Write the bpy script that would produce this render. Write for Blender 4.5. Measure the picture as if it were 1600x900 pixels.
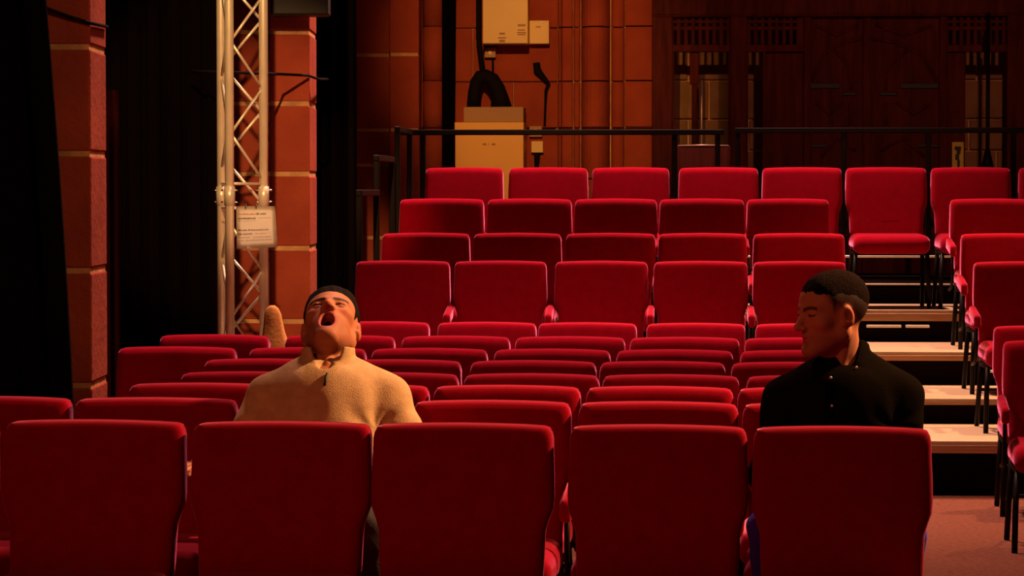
import bpy, bmesh, math, random
import numpy as np
from mathutils import Vector, Matrix

random.seed(7)
for o in list(bpy.data.objects):
    bpy.data.objects.remove(o, do_unlink=True)
SC = bpy.context.scene
COL = SC.collection

# ------------------------------------------------------------------ camera
F = 4390.0                      # focal length in pixels of a 1600 px wide frame
HC = 1.536                      # lens height above the carpet
PITCH = math.atan(152.6 / F)
cam_d = bpy.data.cameras.new('camera')
cam_d.sensor_width = 36.0
cam_d.lens = 36.0 * F / 1600.0
cam_d.clip_end = 200
cam = bpy.data.objects.new('camera', cam_d)
COL.objects.link(cam)
cam.location = (0, 0, HC)
cam.rotation_euler = (math.pi / 2 - PITCH, 0, 0)
SC.camera = cam

# ------------------------------------------------------------------ light
w = bpy.data.worlds.new('world')
SC.world = w
w.use_nodes = True
w.node_tree.nodes['Background'].inputs[0].default_value = (0.9, 0.35, 0.22, 1)
w.node_tree.nodes['Background'].inputs[1].default_value = 0.004
SC.view_settings.view_transform = 'Standard'
SC.view_settings.look = 'None'
SC.view_settings.gamma = 1.0
SC.view_settings.use_curve_mapping = False
SC.view_settings.exposure = 0.6
WARM = (1.0, 0.46, 0.19)


def spot(name, loc, target, watts, angle, blend=0.5, size=0.15, color=WARM):
    d = bpy.data.lights.new(name, 'SPOT')
    d.energy = watts
    d.color = color
    d.spot_size = math.radians(angle)
    d.spot_blend = blend
    d.shadow_soft_size = size
    o = bpy.data.objects.new(name, d)
    COL.objects.link(o)
    o.location = loc
    o.rotation_euler = (Vector(target) - Vector(loc)).to_track_quat('-Z', 'Y').to_euler()
    return o


# lanterns hung high in the hall and on its stage side, plus two added fills, all outside the picture
HOUSE = (1.0, 0.50, 0.36)
spot('house_lantern_risers_offscreen', (0.8, 17.9, 7.4), (0.8, 16.3, 0.6), 4000, 62, 0.8, 0.22, HOUSE)
spot('house_lantern_aisle_offscreen', (4.2, 15.6, 6.0), (2.2, 14.6, 0.0), 1250, 52, 0.7, 0.10)
spot('house_lantern_floor_offscreen', (0.2, 13.3, 7.4), (0.1, 11.9, 0.6), 2750, 66, 0.9, 0.25, HOUSE)
spot('side_lantern_right_offscreen', (4.6, 9.7, 4.8), (0.3, 8.5, 1.0), 2900, 34, 0.9, 0.18)
spot('added_red_fill_offscreen', (-3.4, 2.6, 5.2), (0.3, 9.6, 0.9), 300, 40, 0.9, 0.25, (1, 0.26, 0.11))  # added reddish fill from the left for faces and front chairs
spot('stage_lantern_pier_offscreen', (-0.9, 7.5, 5.4), (-1.5, 15.9, 1.75), 1900, 13.5, 0.5, 0.06, (1, 0.52, 0.20))
spot('stage_lantern_arcade_offscreen', (1.5, 5.0, 5.2), (-1.75, 10.75, 1.7), 260, 16, 0.7, 0.08, (1, 0.5, 0.2))
spot('stage_lantern_wall_offscreen', (-0.3, 10.0, 5.2), (0.25, 20.0, 2.35), 1450, 15, 0.8, 0.08, (1, 0.43, 0.12))
spot('added_screen_fill_offscreen', (2.2, 10.0, 5.2), (2.5, 20.4, 2.1), 420, 20, 0.8, 0.10, (1, 0.35, 0.2))  # added soft fill to brighten the oak screen and stone behind

# ------------------------------------------------------------------ helpers
AS = math.radians(3.3)           # turn of the platforms and the back wall
AF = math.radians(6.0)           # turn of the floor rows
CP, SP = math.cos(PITCH), math.sin(PITCH)


def row_x(px, d0, a=AS):
    u = (px - 800.0) / F
    return u * d0 / (1 + u * math.tan(a))


def at(px, py, d0, a=0.0):
    """point on the vertical plane through (0, d0) turned by a, seen at a pixel"""
    u = (px - 800.0) / F
    v = (450.0 - py) / F
    d = Vector((u, CP + v * SP, -SP + v * CP))
    t = d0 / (d.y + math.tan(a) * d.x)
    return Vector((0, 0, HC)) + d * t


ca, sa = math.cos(AS), math.sin(AS)


def S(px, py, d0):
    """pixel on a plane of the turned structure -> structure coordinates"""
    p = at(px, py, d0, AS)
    return Vector((p.x * ca - p.y * sa, p.x * sa + p.y * ca, p.z))


def link(o, parent=None):
    COL.objects.link(o)
    if parent is not None:
        o.parent = parent
    return o


def mesh_obj(name, me, mat, parent=None):
    o = bpy.data.objects.new(name, me)
    if mat is not None and not me.materials:
        me.materials.append(mat)
    return link(o, parent)


def from_bm(bm, name, mat, parent=None, smooth=False):
    bmesh.ops.recalc_face_normals(bm, faces=bm.faces)
    me = bpy.data.meshes.new(name)
    bm.to_mesh(me)
    bm.free()
    if smooth:
        for p in me.polygons:
            p.use_smooth = True
    return mesh_obj(name, me, mat, parent)


def tag(o, label, cat, group=None, kind=None):
    o['label'] = label
    o['category'] = cat
    if group:
        o['group'] = group
    if kind:
        o['kind'] = kind
    return o


def struct(o):
    o['kind'] = 'structure'
    return o


def empty(name, loc=(0, 0, 0), rz=0.0):
    o = bpy.data.objects.new(name, None)
    o.empty_display_size = 0.1
    o.location = loc
    o.rotation_euler = (0, 0, rz)
    return link(o)


def bm_box(bm, lo, hi, bevel=0.0, seg=1):
    r = bmesh.ops.create_cube(bm, size=1.0)
    c = [(a + b) / 2 for a, b in zip(lo, hi)]
    s = [abs(b - a) for a, b in zip(lo, hi)]
    for v in r['verts']:
        v.co = Vector((v.co.x * s[0] + c[0], v.co.y * s[1] + c[1], v.co.z * s[2] + c[2]))
    if bevel > 0:
        es = list({e for v in r['verts'] for e in v.link_edges})
        bmesh.ops.bevel(bm, geom=es, offset=min(bevel, min(s) * 0.45), segments=seg,
                        affect='EDGES', profile=0.5)


def box(name, lo, hi, mat, parent=None, bevel=0.0, seg=1):
    bm = bmesh.new()
    bm_box(bm, lo, hi, bevel, seg)
    return from_bm(bm, name, mat, parent)


def bm_tube(bm, pts, rad, n=10, caps=True):
    pts = [Vector(p) for p in pts]
    rads = rad if isinstance(rad, (list, tuple)) else [rad] * len(pts)
    rings = []
    prev = None
    for i, p in enumerate(pts):
        if i == 0:
            t = pts[1] - p
        elif i == len(pts) - 1:
            t = p - pts[i - 1]
        else:
            t = (pts[i + 1] - p).normalized() + (p - pts[i - 1]).normalized()
        t.normalize()
        if prev is None:
            ref = Vector((0, 0, 1)) if abs(t.z) < 0.9 else Vector((1, 0, 0))
            u = t.cross(ref).normalized()
        else:
            u = (prev - t * prev.dot(t)).normalized()
        prev = u
        vv = t.cross(u)
        rings.append([bm.verts.new(p + (u * math.cos(2 * math.pi * k / n) + vv * math.sin(2 * math.pi * k / n)) * rads[i])
                      for k in range(n)])
    for a, b in zip(rings, rings[1:]):
        for k in range(n):
            bm.faces.new((a[k], a[(k + 1) % n], b[(k + 1) % n], b[k]))
    if caps:
        bm.faces.new(rings[0][::-1])
        bm.faces.new(rings[-1])


def tube(name, pts, rad, mat, parent=None, n=10):
    bm = bmesh.new()
    bm_tube(bm, pts, rad, n)
    return from_bm(bm, name, mat, parent, smooth=True)


def copy_tree(o, parent=None):
    c = o.copy()
    link(c)
    c.parent = parent
    for ch in o.children:
        copy_tree(ch, c)
    return c


# ------------------------------------------------------------------ materials
def mat(name, col, rough=0.6, metal=0.0, noise=0.0, nscale=8.0, bump=0.0, bscale=60.0, sheen=0.0,
        sheen_tint=(1, 1, 1, 1), col2=None, stretch=(1, 1, 1), spec=0.5, attr=None):
    m = bpy.data.materials.new(name)
    m.use_nodes = True
    nt = m.node_tree
    b = nt.nodes['Principled BSDF']
    b.inputs['Base Color'].default_value = (*col, 1)
    b.inputs['Roughness'].default_value = rough
    b.inputs['Metallic'].default_value = metal
    b.inputs['Specular IOR Level'].default_value = spec
    if sheen:
        b.inputs['Sheen Weight'].default_value = sheen
        b.inputs['Sheen Roughness'].default_value = 0.35
        b.inputs['Sheen Tint'].default_value = sheen_tint
    tc = nt.nodes.new('ShaderNodeTexCoord')
    mp = nt.nodes.new('ShaderNodeMapping')
    mp.inputs['Scale'].default_value = stretch
    nt.links.new(tc.outputs['Object'], mp.inputs['Vector'])
    if noise or col2:
        n = nt.nodes.new('ShaderNodeTexNoise')
        n.inputs['Scale'].default_value = nscale
        n.inputs['Detail'].default_value = 6
        nt.links.new(mp.outputs[0], n.inputs['Vector'])
        r = nt.nodes.new('ShaderNodeValToRGB')
        r.color_ramp.elements[0].position = 0.3
        r.color_ramp.elements[1].position = 0.7
        c2 = col2 if col2 else tuple(min(1, c * (1 + noise)) for c in col)
        c1 = col if col2 else tuple(c * (1 - noise) for c in col)
        r.color_ramp.elements[0].color = (*c1, 1)
        r.color_ramp.elements[1].color = (*c2, 1)
        nt.links.new(n.outputs['Fac'], r.inputs['Fac'])
        nt.links.new(r.outputs['Color'], b.inputs['Base Color'])
    if attr:
        a = nt.nodes.new('ShaderNodeAttribute')
        a.attribute_name = attr
        nt.links.new(a.outputs['Color'], b.inputs['Base Color'])
    if bump:
        n2 = nt.nodes.new('ShaderNodeTexNoise')
        n2.inputs['Scale'].default_value = bscale
        n2.inputs['Detail'].default_value = 4
        nt.links.new(mp.outputs[0], n2.inputs['Vector'])
        bp = nt.nodes.new('ShaderNodeBump')
        bp.inputs['Strength'].default_value = bump
        bp.inputs['Distance'].default_value = 0.01
        nt.links.new(n2.outputs['Fac'], bp.inputs['Height'])
        nt.links.new(bp.outputs[0], b.inputs['Normal'])
    return m


M_RED = mat('crimson_fabric', (0.25, 0.0010, 0.011), 0.95, noise=0.08, nscale=25, bump=0.15, bscale=350,
            sheen=0.75, sheen_tint=(1.0, 0.26, 0.55, 1), spec=0.03)
M_BLACKMETAL = mat('black_metal', (0.005, 0.003, 0.003), 0.5, 0.0, spec=0.10)
M_WHITESTRIP = mat('white_strip', (0.8, 0.78, 0.66), 0.4)
M_CHROME = mat('bright_metal', (0.75, 0.72, 0.68), 0.25, 1.0)
M_CARPET = mat('brown_carpet', (0.115, 0.038, 0.024), 0.95, noise=0.25, nscale=40, bump=0.5, bscale=220, spec=0.1)
M_PLY = mat('plywood', (0.40, 0.30, 0.19), 0.42, noise=0.10, nscale=5, stretch=(0.6, 6, 6), bump=0.05, bscale=90)
M_PLYEDGE = mat('plywood_edge', (0.34, 0.18, 0.08), 0.55, noise=0.3, nscale=6, stretch=(0.5, 1, 40))
M_BLACKCLOTH = mat('black_cloth', (0.006, 0.0025, 0.0025), 0.95, bump=0.3, bscale=150, spec=0.05)
M_REDCLOTH = mat('dark_red_cloth', (0.06, 0.008, 0.006), 0.95, bump=0.3, bscale=150, spec=0.05)
M_STONE = mat('red_sandstone', (0.26, 0.044, 0.024), 0.9, col2=(0.38, 0.072, 0.036), nscale=3.2, bump=0.5, bscale=35, spec=0.15)
M_STONE3 = mat('grey_sandstone', (0.20, 0.105, 0.05), 0.9, col2=(0.30, 0.165, 0.08), nscale=4.0, bump=0.5, bscale=35, spec=0.15)
M_MORTAR = mat('pale_mortar', (0.55, 0.30, 0.14), 0.95, noise=0.35, nscale=9, bump=0.5, bscale=50, spec=0.1)
M_WOOD = mat('dark_oak', (0.045, 0.006, 0.004), 0.75, spec=0.12, col2=(0.10, 0.016, 0.008), nscale=4, stretch=(6, 6, 0.7), bump=0.2, bscale=40)
M_IRON = mat('black_iron', (0.008, 0.006, 0.006), 0.6)
M_ALU = mat('aluminium', (0.80, 0.72, 0.56), 0.36, 0.35, noise=0.08, nscale=10)
M_ENAMEL = mat('cream_enamel', (0.85, 0.46, 0.11), 0.5, noise=0.05, nscale=3)
M_ENAMEL2 = mat('white_enamel', (0.82, 0.58, 0.20), 0.45, noise=0.05, nscale=3)
M_GREYBOX = mat('grey_sheet_metal', (0.36, 0.19, 0.07), 0.5, noise=0.08, nscale=4)
M_BLACKPL = mat('black_rubber', (0.006, 0.004, 0.003), 0.8, spec=0.1)
M_PAPER = mat('white_paper', (0.88, 0.84, 0.72), 0.8, noise=0.03, nscale=10)
M_INK = mat('black_print', (0.06, 0.04, 0.03), 0.8)
M_INKRED = mat('red_print', (0.45, 0.16, 0.06), 0.8)
M_INKGREY = mat('grey_print', (0.40, 0.33, 0.24), 0.8)
M_PLASTER = mat('dim_wall', (0.10, 0.035, 0.02), 0.9, noise=0.2, nscale=2, bump=0.3, bscale=30)
M_CEIL = mat('dark_ceiling', (0.03, 0.015, 0.01), 0.9, noise=0.2, nscale=2)
M_TAN = mat('tan_cloth', (0.62, 0.27, 0.06), 0.9, noise=0.15, nscale=12, bump=0.4, bscale=60)
M_SIGN = mat('yellow_notice', (0.6, 0.48, 0.07), 0.7, noise=0.08, nscale=6)
M_SKIN = mat('skin', (0.5, 0.25, 0.15), 0.6, attr='tint', bump=0.10, bscale=300, spec=0.2)
M_HAIR = mat('dark_hair', (0.005, 0.002, 0.002), 0.9, noise=0.4, nscale=90, bump=0.6, bscale=260, spec=0.12)
M_HAIR2 = mat('brown_hair', (0.008, 0.0024, 0.0014), 0.9, noise=0.4, nscale=90, bump=0.6, bscale=260, spec=0.04)
M_KNIT = mat('tan_knit', (0.50, 0.35, 0.19), 0.95, noise=0.12, nscale=30, bump=0.35, bscale=320, spec=0.1,
             sheen=0.15, sheen_tint=(1, 0.85, 0.6, 1))
M_SHIRT = mat('dark_green_cotton', (0.0042, 0.0026, 0.0010), 1.0, noise=0.15, nscale=30, bump=0.3, bscale=260, spec=0.02)
M_JEANS = mat('blue_denim', (0.02, 0.03, 0.60), 0.9, noise=0.2, nscale=60, bump=0.3, bscale=300)
M_TROUSER = mat('charcoal_cotton', (0.02, 0.017, 0.016), 0.9, bump=0.3, bscale=260)
M_SHOE = mat('black_leather', (0.012, 0.010, 0.009), 0.4)
M_EYE = mat('eye_white', (0.6, 0.5, 0.42), 0.25)
M_IRIS = mat('dark_iris', (0.02, 0.01, 0.006), 0.2)
M_BUTTON = mat('pearl_button', (0.75, 0.72, 0.66), 0.25)
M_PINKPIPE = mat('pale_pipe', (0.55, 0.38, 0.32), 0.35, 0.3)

# ------------------------------------------------------------------ room shell
fl = struct(box('floor', (-5.5, -3, -0.1), (6.5, 23.5, 0.0), M_CARPET))
struct(box('wall_left', (-5.6, -3, 0), (-5.5, 23.5, 8), M_PLASTER))
struct(box('wall_right', (6.5, -3, 0), (6.6, 23.5, 8), M_PLASTER))
struct(box('wall_front', (-5.5, -3.1, 0), (6.5, -3.0, 8), M_PLASTER))
struct(box('ceiling', (-5.6, -3.1, 8), (6.6, 23.5, 8.1), M_CEIL))

# ------------------------------------------------------------------ platforms
PL = [(14.2, 15.25, 0.278), (15.25, 16.30, 0.414), (16.30, 17.35, 0.607), (17.35, 18.30, 0.803), (18.30, 20.36, 0.93)]
XL = S(556, 400, 15.1).x - 0.03
ORD = ['zeroth', 'first', 'second', 'third', 'fourth', 'fifth', 'sixth', 'seventh', 'eighth', 'ninth']
for i, (a0, a1, h) in enumerate(PL):
    y0, y1 = a0 * ca, a1 * ca
    e = empty('seating_platform', (0, 0, 0), -AS)
    tag(e, ['lowest plywood seating platform, rising straight from the brown carpet',
            'second plywood seating platform up from the carpet',
            'third plywood seating platform up from the carpet',
            'fourth plywood platform carrying the top row of chairs',
            'rear landing platform behind the top row of chairs'][i], 'platform', 'stepped seating platforms')
    xl = XL if i < 4 else S(662, 300, 19.3).x
    xr = 5.2
    # top sheets of plywood, each its own piece
    x = xl
    wdt = 1.22
    x_list = []
    while x < xr - 0.01:
        x2 = min(x + wdt, xr)
        x_list.append((x, x2))
        x = x2
    for (p, q) in x_list:
        box('deck_panel', (p + 0.001, y0, h - 0.02), (q - 0.001, y1 - 0.002, h), M_PLY if i < 4 else M_BLACKCLOTH, e, 0.002)
    fh = [0.062, 0.022, 0.052, 0.068, 0.03][i]
    box('edge_fascia', (xl, y0 - 0.006, h - fh), (xr, y0 + 0.03, h - 0.0205), M_PLYEDGE if i < 4 else M_BLACKCLOTH, e, 0.002) if fh > 0.024 else \
        box('edge_fascia', (xl, y0 - 0.004, h - 0.034), (xr, y0 + 0.03, h - 0.0205), M_PLYEDGE, e, 0.001)
    box('riser_cloth', (xl + 0.02, y0 + 0.05, 0.0 if i == 0 else PL[i - 1][2]), (xr, y0 + 0.056, h - 0.021), M_BLACKCLOTH, e)
    box('side_skirt', (xl, y0 + 0.05, 0.0), (xl + 0.006, y1, h - 0.021), M_BLACKCLOTH, e)
    if i == 4:
        box('edge_strip', (xl, y0 - 0.008, h - 0.006), (xr, y0 + 0.03, h + 0.003), M_ALU, e, 0.001)
    # short white strips drawing the bright lines under the deck edge
    for (p, q) in ((xl + 0.05, xr - 0.05),):
        if i == 3:
            for (pa, pb) in ((1354, 1408), (1415, 1452)):
                box('under_edge_strip', (S(pa, 500, a0).x, y0 - 0.024, h - 0.108), (S(pb, 500, a0).x, y0 + 0.045, h - 0.092), M_WHITESTRIP, e, 0.002)
        if i == 2:
            box('under_edge_strip', (S(1541, 575, a0).x, y0 - 0.024, h - 0.118), (S(1556, 575, a0).x, y0 + 0.045, h - 0.104), M_WHITESTRIP, e, 0.002)

# ------------------------------------------------------------------ chairs
def outline(hw_top, z_top, z_bot):
    """half outline of the upholstered back, clockwise from bottom centre"""
    pts = [(0.0, z_bot), (0.14, z_bot), (0.205, z_bot + 0.004), (0.222, z_bot + 0.02), (0.225, z_bot + 0.06),
           (0.227, 0.54), (0.229, 0.585), (0.238, 0.615), (0.249, 0.645), (0.2515, 0.68), (0.2505, 0.74),
           (hw_top, 0.80), (hw_top - 0.0005, z_top - 0.04), (hw_top - 0.004, z_top - 0.022),
           (hw_top - 0.011, z_top - 0.009), (hw_top - 0.026, z_top - 0.004), (0.17, z_top - 0.001), (0.09, z_top + 0.001), (0.0, z_top + 0.002)]
    full = pts + [(-x, z) for x, z in pts[-2:0:-1]]
    return full


RAKE = math.tan(math.radians(7))


def make_back():
    bm = bmesh.new()
    ol = outline(0.248, 0.878, 0.42)
    cz = 0.65
    th = 0.04

    def ring(y, ins, bulge=0.0):
        vs = []
        for x, z in ol:
            x2 = x * (1 - ins / 0.25)
            z2 = cz + (z - cz) * (1 - ins / 0.23)
            vs.append(bm.verts.new((x2, y + bulge + (z2 - 0.878) * RAKE - 0.10 * x2 * x2, z2)))
        return vs
    rings = [ring(-th - 0.005, 0.12), ring(-th - 0.004, 0.04), ring(-th - 0.003, 0.026), ring(-th - 0.001, 0.020), ring(-th + 0.003, 0.011), ring(-th + 0.009, 0.004), ring(-th + 0.018, 0.0005),
             ring(0.0, 0.0), ring(th - 0.014, 0.0005), ring(th - 0.005, 0.005), ring(th - 0.001, 0.014), ring(th, 0.022), ring(th + 0.003, 0.08)]
    n = len(ol)
    for a, b in zip(rings, rings[1:]):
        for k in range(n):
            bm.faces.new((a[k], a[(k + 1) % n], b[(k + 1) % n], b[k]))
    bm.faces.new(rings[0])
    bm.faces.new(rings[-1][::-1])
    return bm


def make_cushion(lx, ly0, ly1, z0, z1, r, dome=0.004, nx=10, ny=8):
    """rounded seat pad: grid of a superellipsoid-like box"""
    bm = bmesh.new()
    bm_box(bm, (-lx, ly0, z0), (lx, ly1, z1), r, 4)
    for v in bm.verts:
        if v.co.z > (z0 + z1) / 2:
            fx = 1 - (v.co.x / lx) ** 2
            v.co.z += dome * max(0, fx)
        # waterfall front
        if v.co.y < ly0 + 0.09:
            v.co.z -= 0.012 * (1 - (v.co.y - ly0) / 0.09)
    return bm


proto_parts = {}


def build_proto():
    e = empty('theatre_chair')
    from_bm(make_back(), 'backrest', M_RED, e, True)
    from_bm(make_cushion(0.232, -0.52, -0.072, 0.345, 0.462, 0.048), 'seat', M_RED, e, True)
    box('seat_pan', (-0.21, -0.48, 0.330), (0.21, -0.09, 0.352), M_BLACKMETAL, e, 0.006)
    for sx in (-1, 1):
        tube('leg', [(sx * 0.215, -0.45, 0.345), (sx * 0.222, -0.462, 0.20), (sx * 0.226, -0.47, 0.0008)], 0.0135, M_BLACKMETAL, e, 8)
        tube('leg', [(sx * 0.215, -0.13, 0.345), (sx * 0.222, -0.07, 0.16), (sx * 0.226, -0.02, 0.0038)], 0.0135, M_BLACKMETAL, e, 8)
        tube('side_rail', [(sx * 0.215, -0.46, 0.342), (sx * 0.215, -0.12, 0.342), (sx * 0.215, -0.075, 0.36), (sx * 0.212, -0.045, 0.46)], 0.013, M_BLACKMETAL, e, 8)
    tube('stretcher', [(-0.22, -0.08, 0.2), (0.22, -0.08, 0.2)], 0.009, M_BLACKMETAL, e, 8)
    return e


PROTO = build_proto()


def arm_meshes():
    bm = bmesh.new()
    bm_box(bm, (-0.019, -0.36, 0.575), (0.019, -0.078, 0.645), 0.018, 4)
    for v in bm.verts:
        v.co.z -= 0.022 * max(0, min(1, (-0.10 - v.co.y) / 0.25))
        if v.co.y < -0.30:
            v.co.z -= 0.02 * (-0.30 - v.co.y) / 0.06
    bmesh.ops.recalc_face_normals(bm, faces=bm.faces)
    pad = bpy.data.meshes.new('armrest')
    bm.to_mesh(pad)
    bm.free()
    for p in pad.polygons:
        p.use_smooth = True
    pad.materials.append(M_RED)
    bm = bmesh.new()
    bm_tube(bm, [(0, -0.10, 0.335), (0, -0.26, 0.36), (0, -0.30, 0.42), (0, -0.30, 0.575)], 0.009, 8)
    bmesh.ops.recalc_face_normals(bm, faces=bm.faces)
    sup = bpy.data.meshes.new('arm_support')
    bm.to_mesh(sup)
    bm.free()
    for p in sup.polygons:
        p.use_smooth = True
    sup.materials.append(M_BLACKMETAL)
    return pad, sup


PAD, SUP = arm_meshes()
used = [False]


def chair(x0, x1, d0, base, a, label, group, arms='', gap=None):
    xa, xb = row_x(x0, d0, a), row_x(x1, d0, a)
    xm = (xa + xb) / 2
    ym = d0 - math.tan(a) * xm
    if not used[0]:
        e = PROTO
        used[0] = True
    else:
        e = copy_tree(PROTO)
        for ch in list(e.children):
            if ch.name.split('.')[0] == 'armrest':
                for g in list(ch.children):
                    bpy.data.objects.remove(g)
                bpy.data.objects.remove(ch)
    e.location = (xm, ym, base)
    jit = random.uniform(-0.006, 0.006)
    e.rotation_euler = (0, 0, -a + jit)
    e.scale = (max(0.95, min(1.06, (xb - xa) / math.cos(a) / 0.500)), 1, 1)
    tag(e, label, 'chair', group)
    for s in arms:
        sx = 0.259 if gap is None else max(0.247, gap / 2 / e.scale[0])
        sx = sx if s == 'R' else -sx
        p = mesh_obj('armrest', PAD, None, e)
        p.location = (sx, 0, 0)
        mesh_obj('arm_support', SUP, None, p)
    return e


def pitch_to_next(boxes, j, d0, a):
    if j + 1 >= len(boxes):
        return None
    mid = [(row_x(p, d0, a) + row_x(q, d0, a)) / 2 for p, q in (boxes[j], boxes[j + 1])]
    return (mid[1] - mid[0]) / math.cos(a)


FROWS = {
    8: (7.90, [(-287, 3), (10, 291), (303, 582), (584, 867), (890, 1170), (1177, 1458)]),
    7: (8.77, [(-140, 113), (118, 372), (384, 636), (646, 894), (904, 1156), (1160, 1412)]),
    6: (9.455, [(202, 438), (440, 672), (678, 909), (916, 1148), (1152, 1384)]),
    5: (10.07, [(283, 500), (502, 718), (725, 938), (941, 1157), (1166, 1382)]),
    4: (10.85, [(320, 518), (524, 722), (735, 933), (937, 1135), (1142, 1340)]),
    3: (11.65, [(185, 370), (390, 573), (581, 763), (772, 955), (963, 1147), (1156, 1340)]),
    2: (12.65, [(250, 422), (446, 618), (628, 798), (805, 978), (984, 1157), (1163, 1336)]),
    1: (14.0, [(517, 672), (684, 839), (841, 996), (1010, 1166), (1180, 1336)]),
}
for k in sorted(FROWS, reverse=True):
    d0, boxes = FROWS[k]
    n = len(boxes)
    for j, (x0, x1) in enumerate(boxes):
        seat_no = n - j
        arms = 'R' if k < 8 and j < n - 1 else ''
        if k == 8:
            lab = 'crimson upholstered chair in the foremost row, %s seat from the stepped aisle' % ORD[seat_no]
        else:
            lab = 'crimson upholstered chair, %s floor row before the platforms, %s seat from stepped aisle' % (ORD[k], ORD[seat_no])
        chair(x0, x1, d0, 0.0, AF, lab, 'chairs in rows on the carpet', arms,
              pitch_to_next(boxes, j, d0, AF))
RROWS = [
    (15.13, 0.278, [(556, 704), (710, 855), (867, 1013), (1021, 1169), (1176, 1322)], (1520, 1668)),
    (16.05, 0.414, [(597, 735), (740, 878), (884, 1025), (1028, 1167), (1176, 1320)], (1500, 1640)),
    (17.0, 0.607, [(625, 757), (762, 894), (898, 1027), (1030, 1163), (1166, 1295)], (1483, 1614)),
    (17.95, 0.803, [(665, 787), (795, 919), (925, 1046), (1060, 1185), (1190, 1315), (1320, 1447), (1453, 1578), (1590, 1715)], None),
]
for i, (d0, base, boxes, extra) in enumerate(RROWS):
    for j, (x0, x1) in enumerate(boxes):
        lab = 'crimson upholstered chair on the %s platform up, %s seat from the side guard rail' % (ORD[i + 1], ORD[j + 1])
        chair(x0, x1, d0, base, AS, lab, 'chairs on the platforms', 'R' if i < 3 and j < len(boxes) - 1 else '', pitch_to_next(boxes, j, d0, AS))
    if extra:
        chair(extra[0], extra[1], d0, base, AS,
              'crimson armchair across the stepped aisle, on the %s platform up' % ORD[i + 1], 'chairs across the aisle', 'L')
chair(1552, 1712, 13.9, 0.0, AF, 'crimson chair across the stepped aisle, on the carpet against the lowest platform', 'chairs across the aisle', '')
chair(1567, 1742, 12.55, 0.0, AF, 'crimson armchair on the carpet across the aisle, in front of its row neighbour', 'chairs across the aisle', 'L')

# ------------------------------------------------------------------ guard rails
def flat_bar(bm, a, b, w, d):
    a, b = Vector(a), Vector(b)
    lo = [min(a[i], b[i]) for i in range(3)]
    hi = [max(a[i], b[i]) for i in range(3)]
    ax = max(range(3), key=lambda i: hi[i] - lo[i])
    for i in range(3):
        if i != ax:
            h = (w if (i == 0 or (i == 2 and ax != 2)) else d) / 2
            if i == 1:
                h = d / 2
            lo[i] -= h
            hi[i] += h
    bm_box(bm, lo, hi, 0.004)


def bar(name, a, b, w, d, m, parent):
    bm = bmesh.new()
    flat_bar(bm, a, b, w, d)
    return from_bm(bm, name, m, parent)


# stepped side rails on the platforms' ends
for (pa, pb, top, da, db, base, lab) in (
        (561, 589, 306, 15.3, 16.2, 0.414, 'short black side rail on the second platform, lowest of the stepped rails'),
        (588, 615, 251, 16.35, 17.25, 0.607, 'short black side rail on the third platform, beside a brown pier'),
        (621, 643, 206, 17.4, 18.2, 0.803, 'short black side rail on the fourth platform, tallest of the stepped rails')):
    e = empty('side_rail', (0, 0, 0), -AS)
    tag(e, lab, 'railing', 'stepped side rails')
    A = S(pa, top, da)
    B = S(pb, top, db)
    x = A.x
    y0, y1 = da * ca, db * ca
    bar('post', (x, y0, base), (x, y0, A.z), 0.034, 0.034, M_BLACKMETAL, e)
    bar('post', (x, y1, base), (x, y1, A.z), 0.034, 0.034, M_BLACKMETAL, e)
    bm = bmesh.new()
    bm_box(bm, (x - 0.018, y0 - 0.018, A.z - 0.002), (x + 0.018, y1 + 0.018, A.z + 0.034), 0.005)
    from_bm(bm, 'top_rail', M_BLACKMETAL, e)
    bm = bmesh.new()
    bm_box(bm, (x - 0.012, y0, base + 0.10), (x + 0.012, y1, base + 0.124), 0.004)
    from_bm(bm, 'bottom_rail', M_BLACKMETAL, e)

for (pa, pb, top, posts, lab) in (
        (622, 1131, 207, (661, 1054, 1121), 'black guard rail behind the top row, the length by the cream boiler'),
        (1148, 1760, 204, (1152, 1318, 1450, 1583), 'black guard rail behind the top row, the length before the oak screen')):
    e = empty('guard_rail', (0, 0, 0), -AS)
    tag(e, lab, 'railing', 'rear guard rails')
    d0 = 18.36
    A, B = S(pa, top, d0), S(pb, top, d0)
    y = d0 * ca
    bm = bmesh.new()
    bm_box(bm, (A.x, y - 0.02, A.z - 0.018), (B.x, y + 0.02, A.z + 0.018), 0.006, 2)
    from_bm(bm, 'top_rail', M_BLACKMETAL, e)
    for p in posts:
        X = S(p, 300, d0).x
        bar('post', (X, y, 0.93), (X, y, A.z - 0.01), 0.034, 0.034, M_BLACKMETAL, e)
    z1 = S(1400, 399, d0).z
    bm = bmesh.new()
    bm_box(bm, (A.x + 0.02, y - 0.02, z1 - 0.014), (B.x, y + 0.02, z1), 0.003)
    from_bm(bm, 'mid_rail', M_ALU if pa > 1000 else M_BLACKMETAL, e)

# ------------------------------------------------------------------ stone piers on the left
def block_pier(name, lab, xr, xl, y0, depth, joints, ztop, ms, mm, joint=0.028, group='stone piers', parent=None):
    e = empty(name, ((xl + xr) / 2, y0 + depth / 2, 0))
    tag(e, lab, 'pillar', group)
    cx, cy = (xl + xr) / 2, y0 + depth / 2
    box('mortar_core', (xl - cx + 0.006, y0 - cy + 0.006, 0), (xr - cx - 0.006, y0 + depth - cy - 0.006, ztop), mm, e)
    zs = [0.0] + joints + [ztop]
    for a, b in zip(zs, zs[1:]):
        if b - a < 0.06:
            continue
        box('stone_block', (xl - cx, y0 - cy, a + joint / 2 if a > 0 else 0), (xr - cx, y0 + depth - cy, b - joint / 2), ms, e, 0.008, 2)
    return e


def zj(ys, d0, px=450):
    return [at(px, y, d0).z for y in ys]


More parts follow.
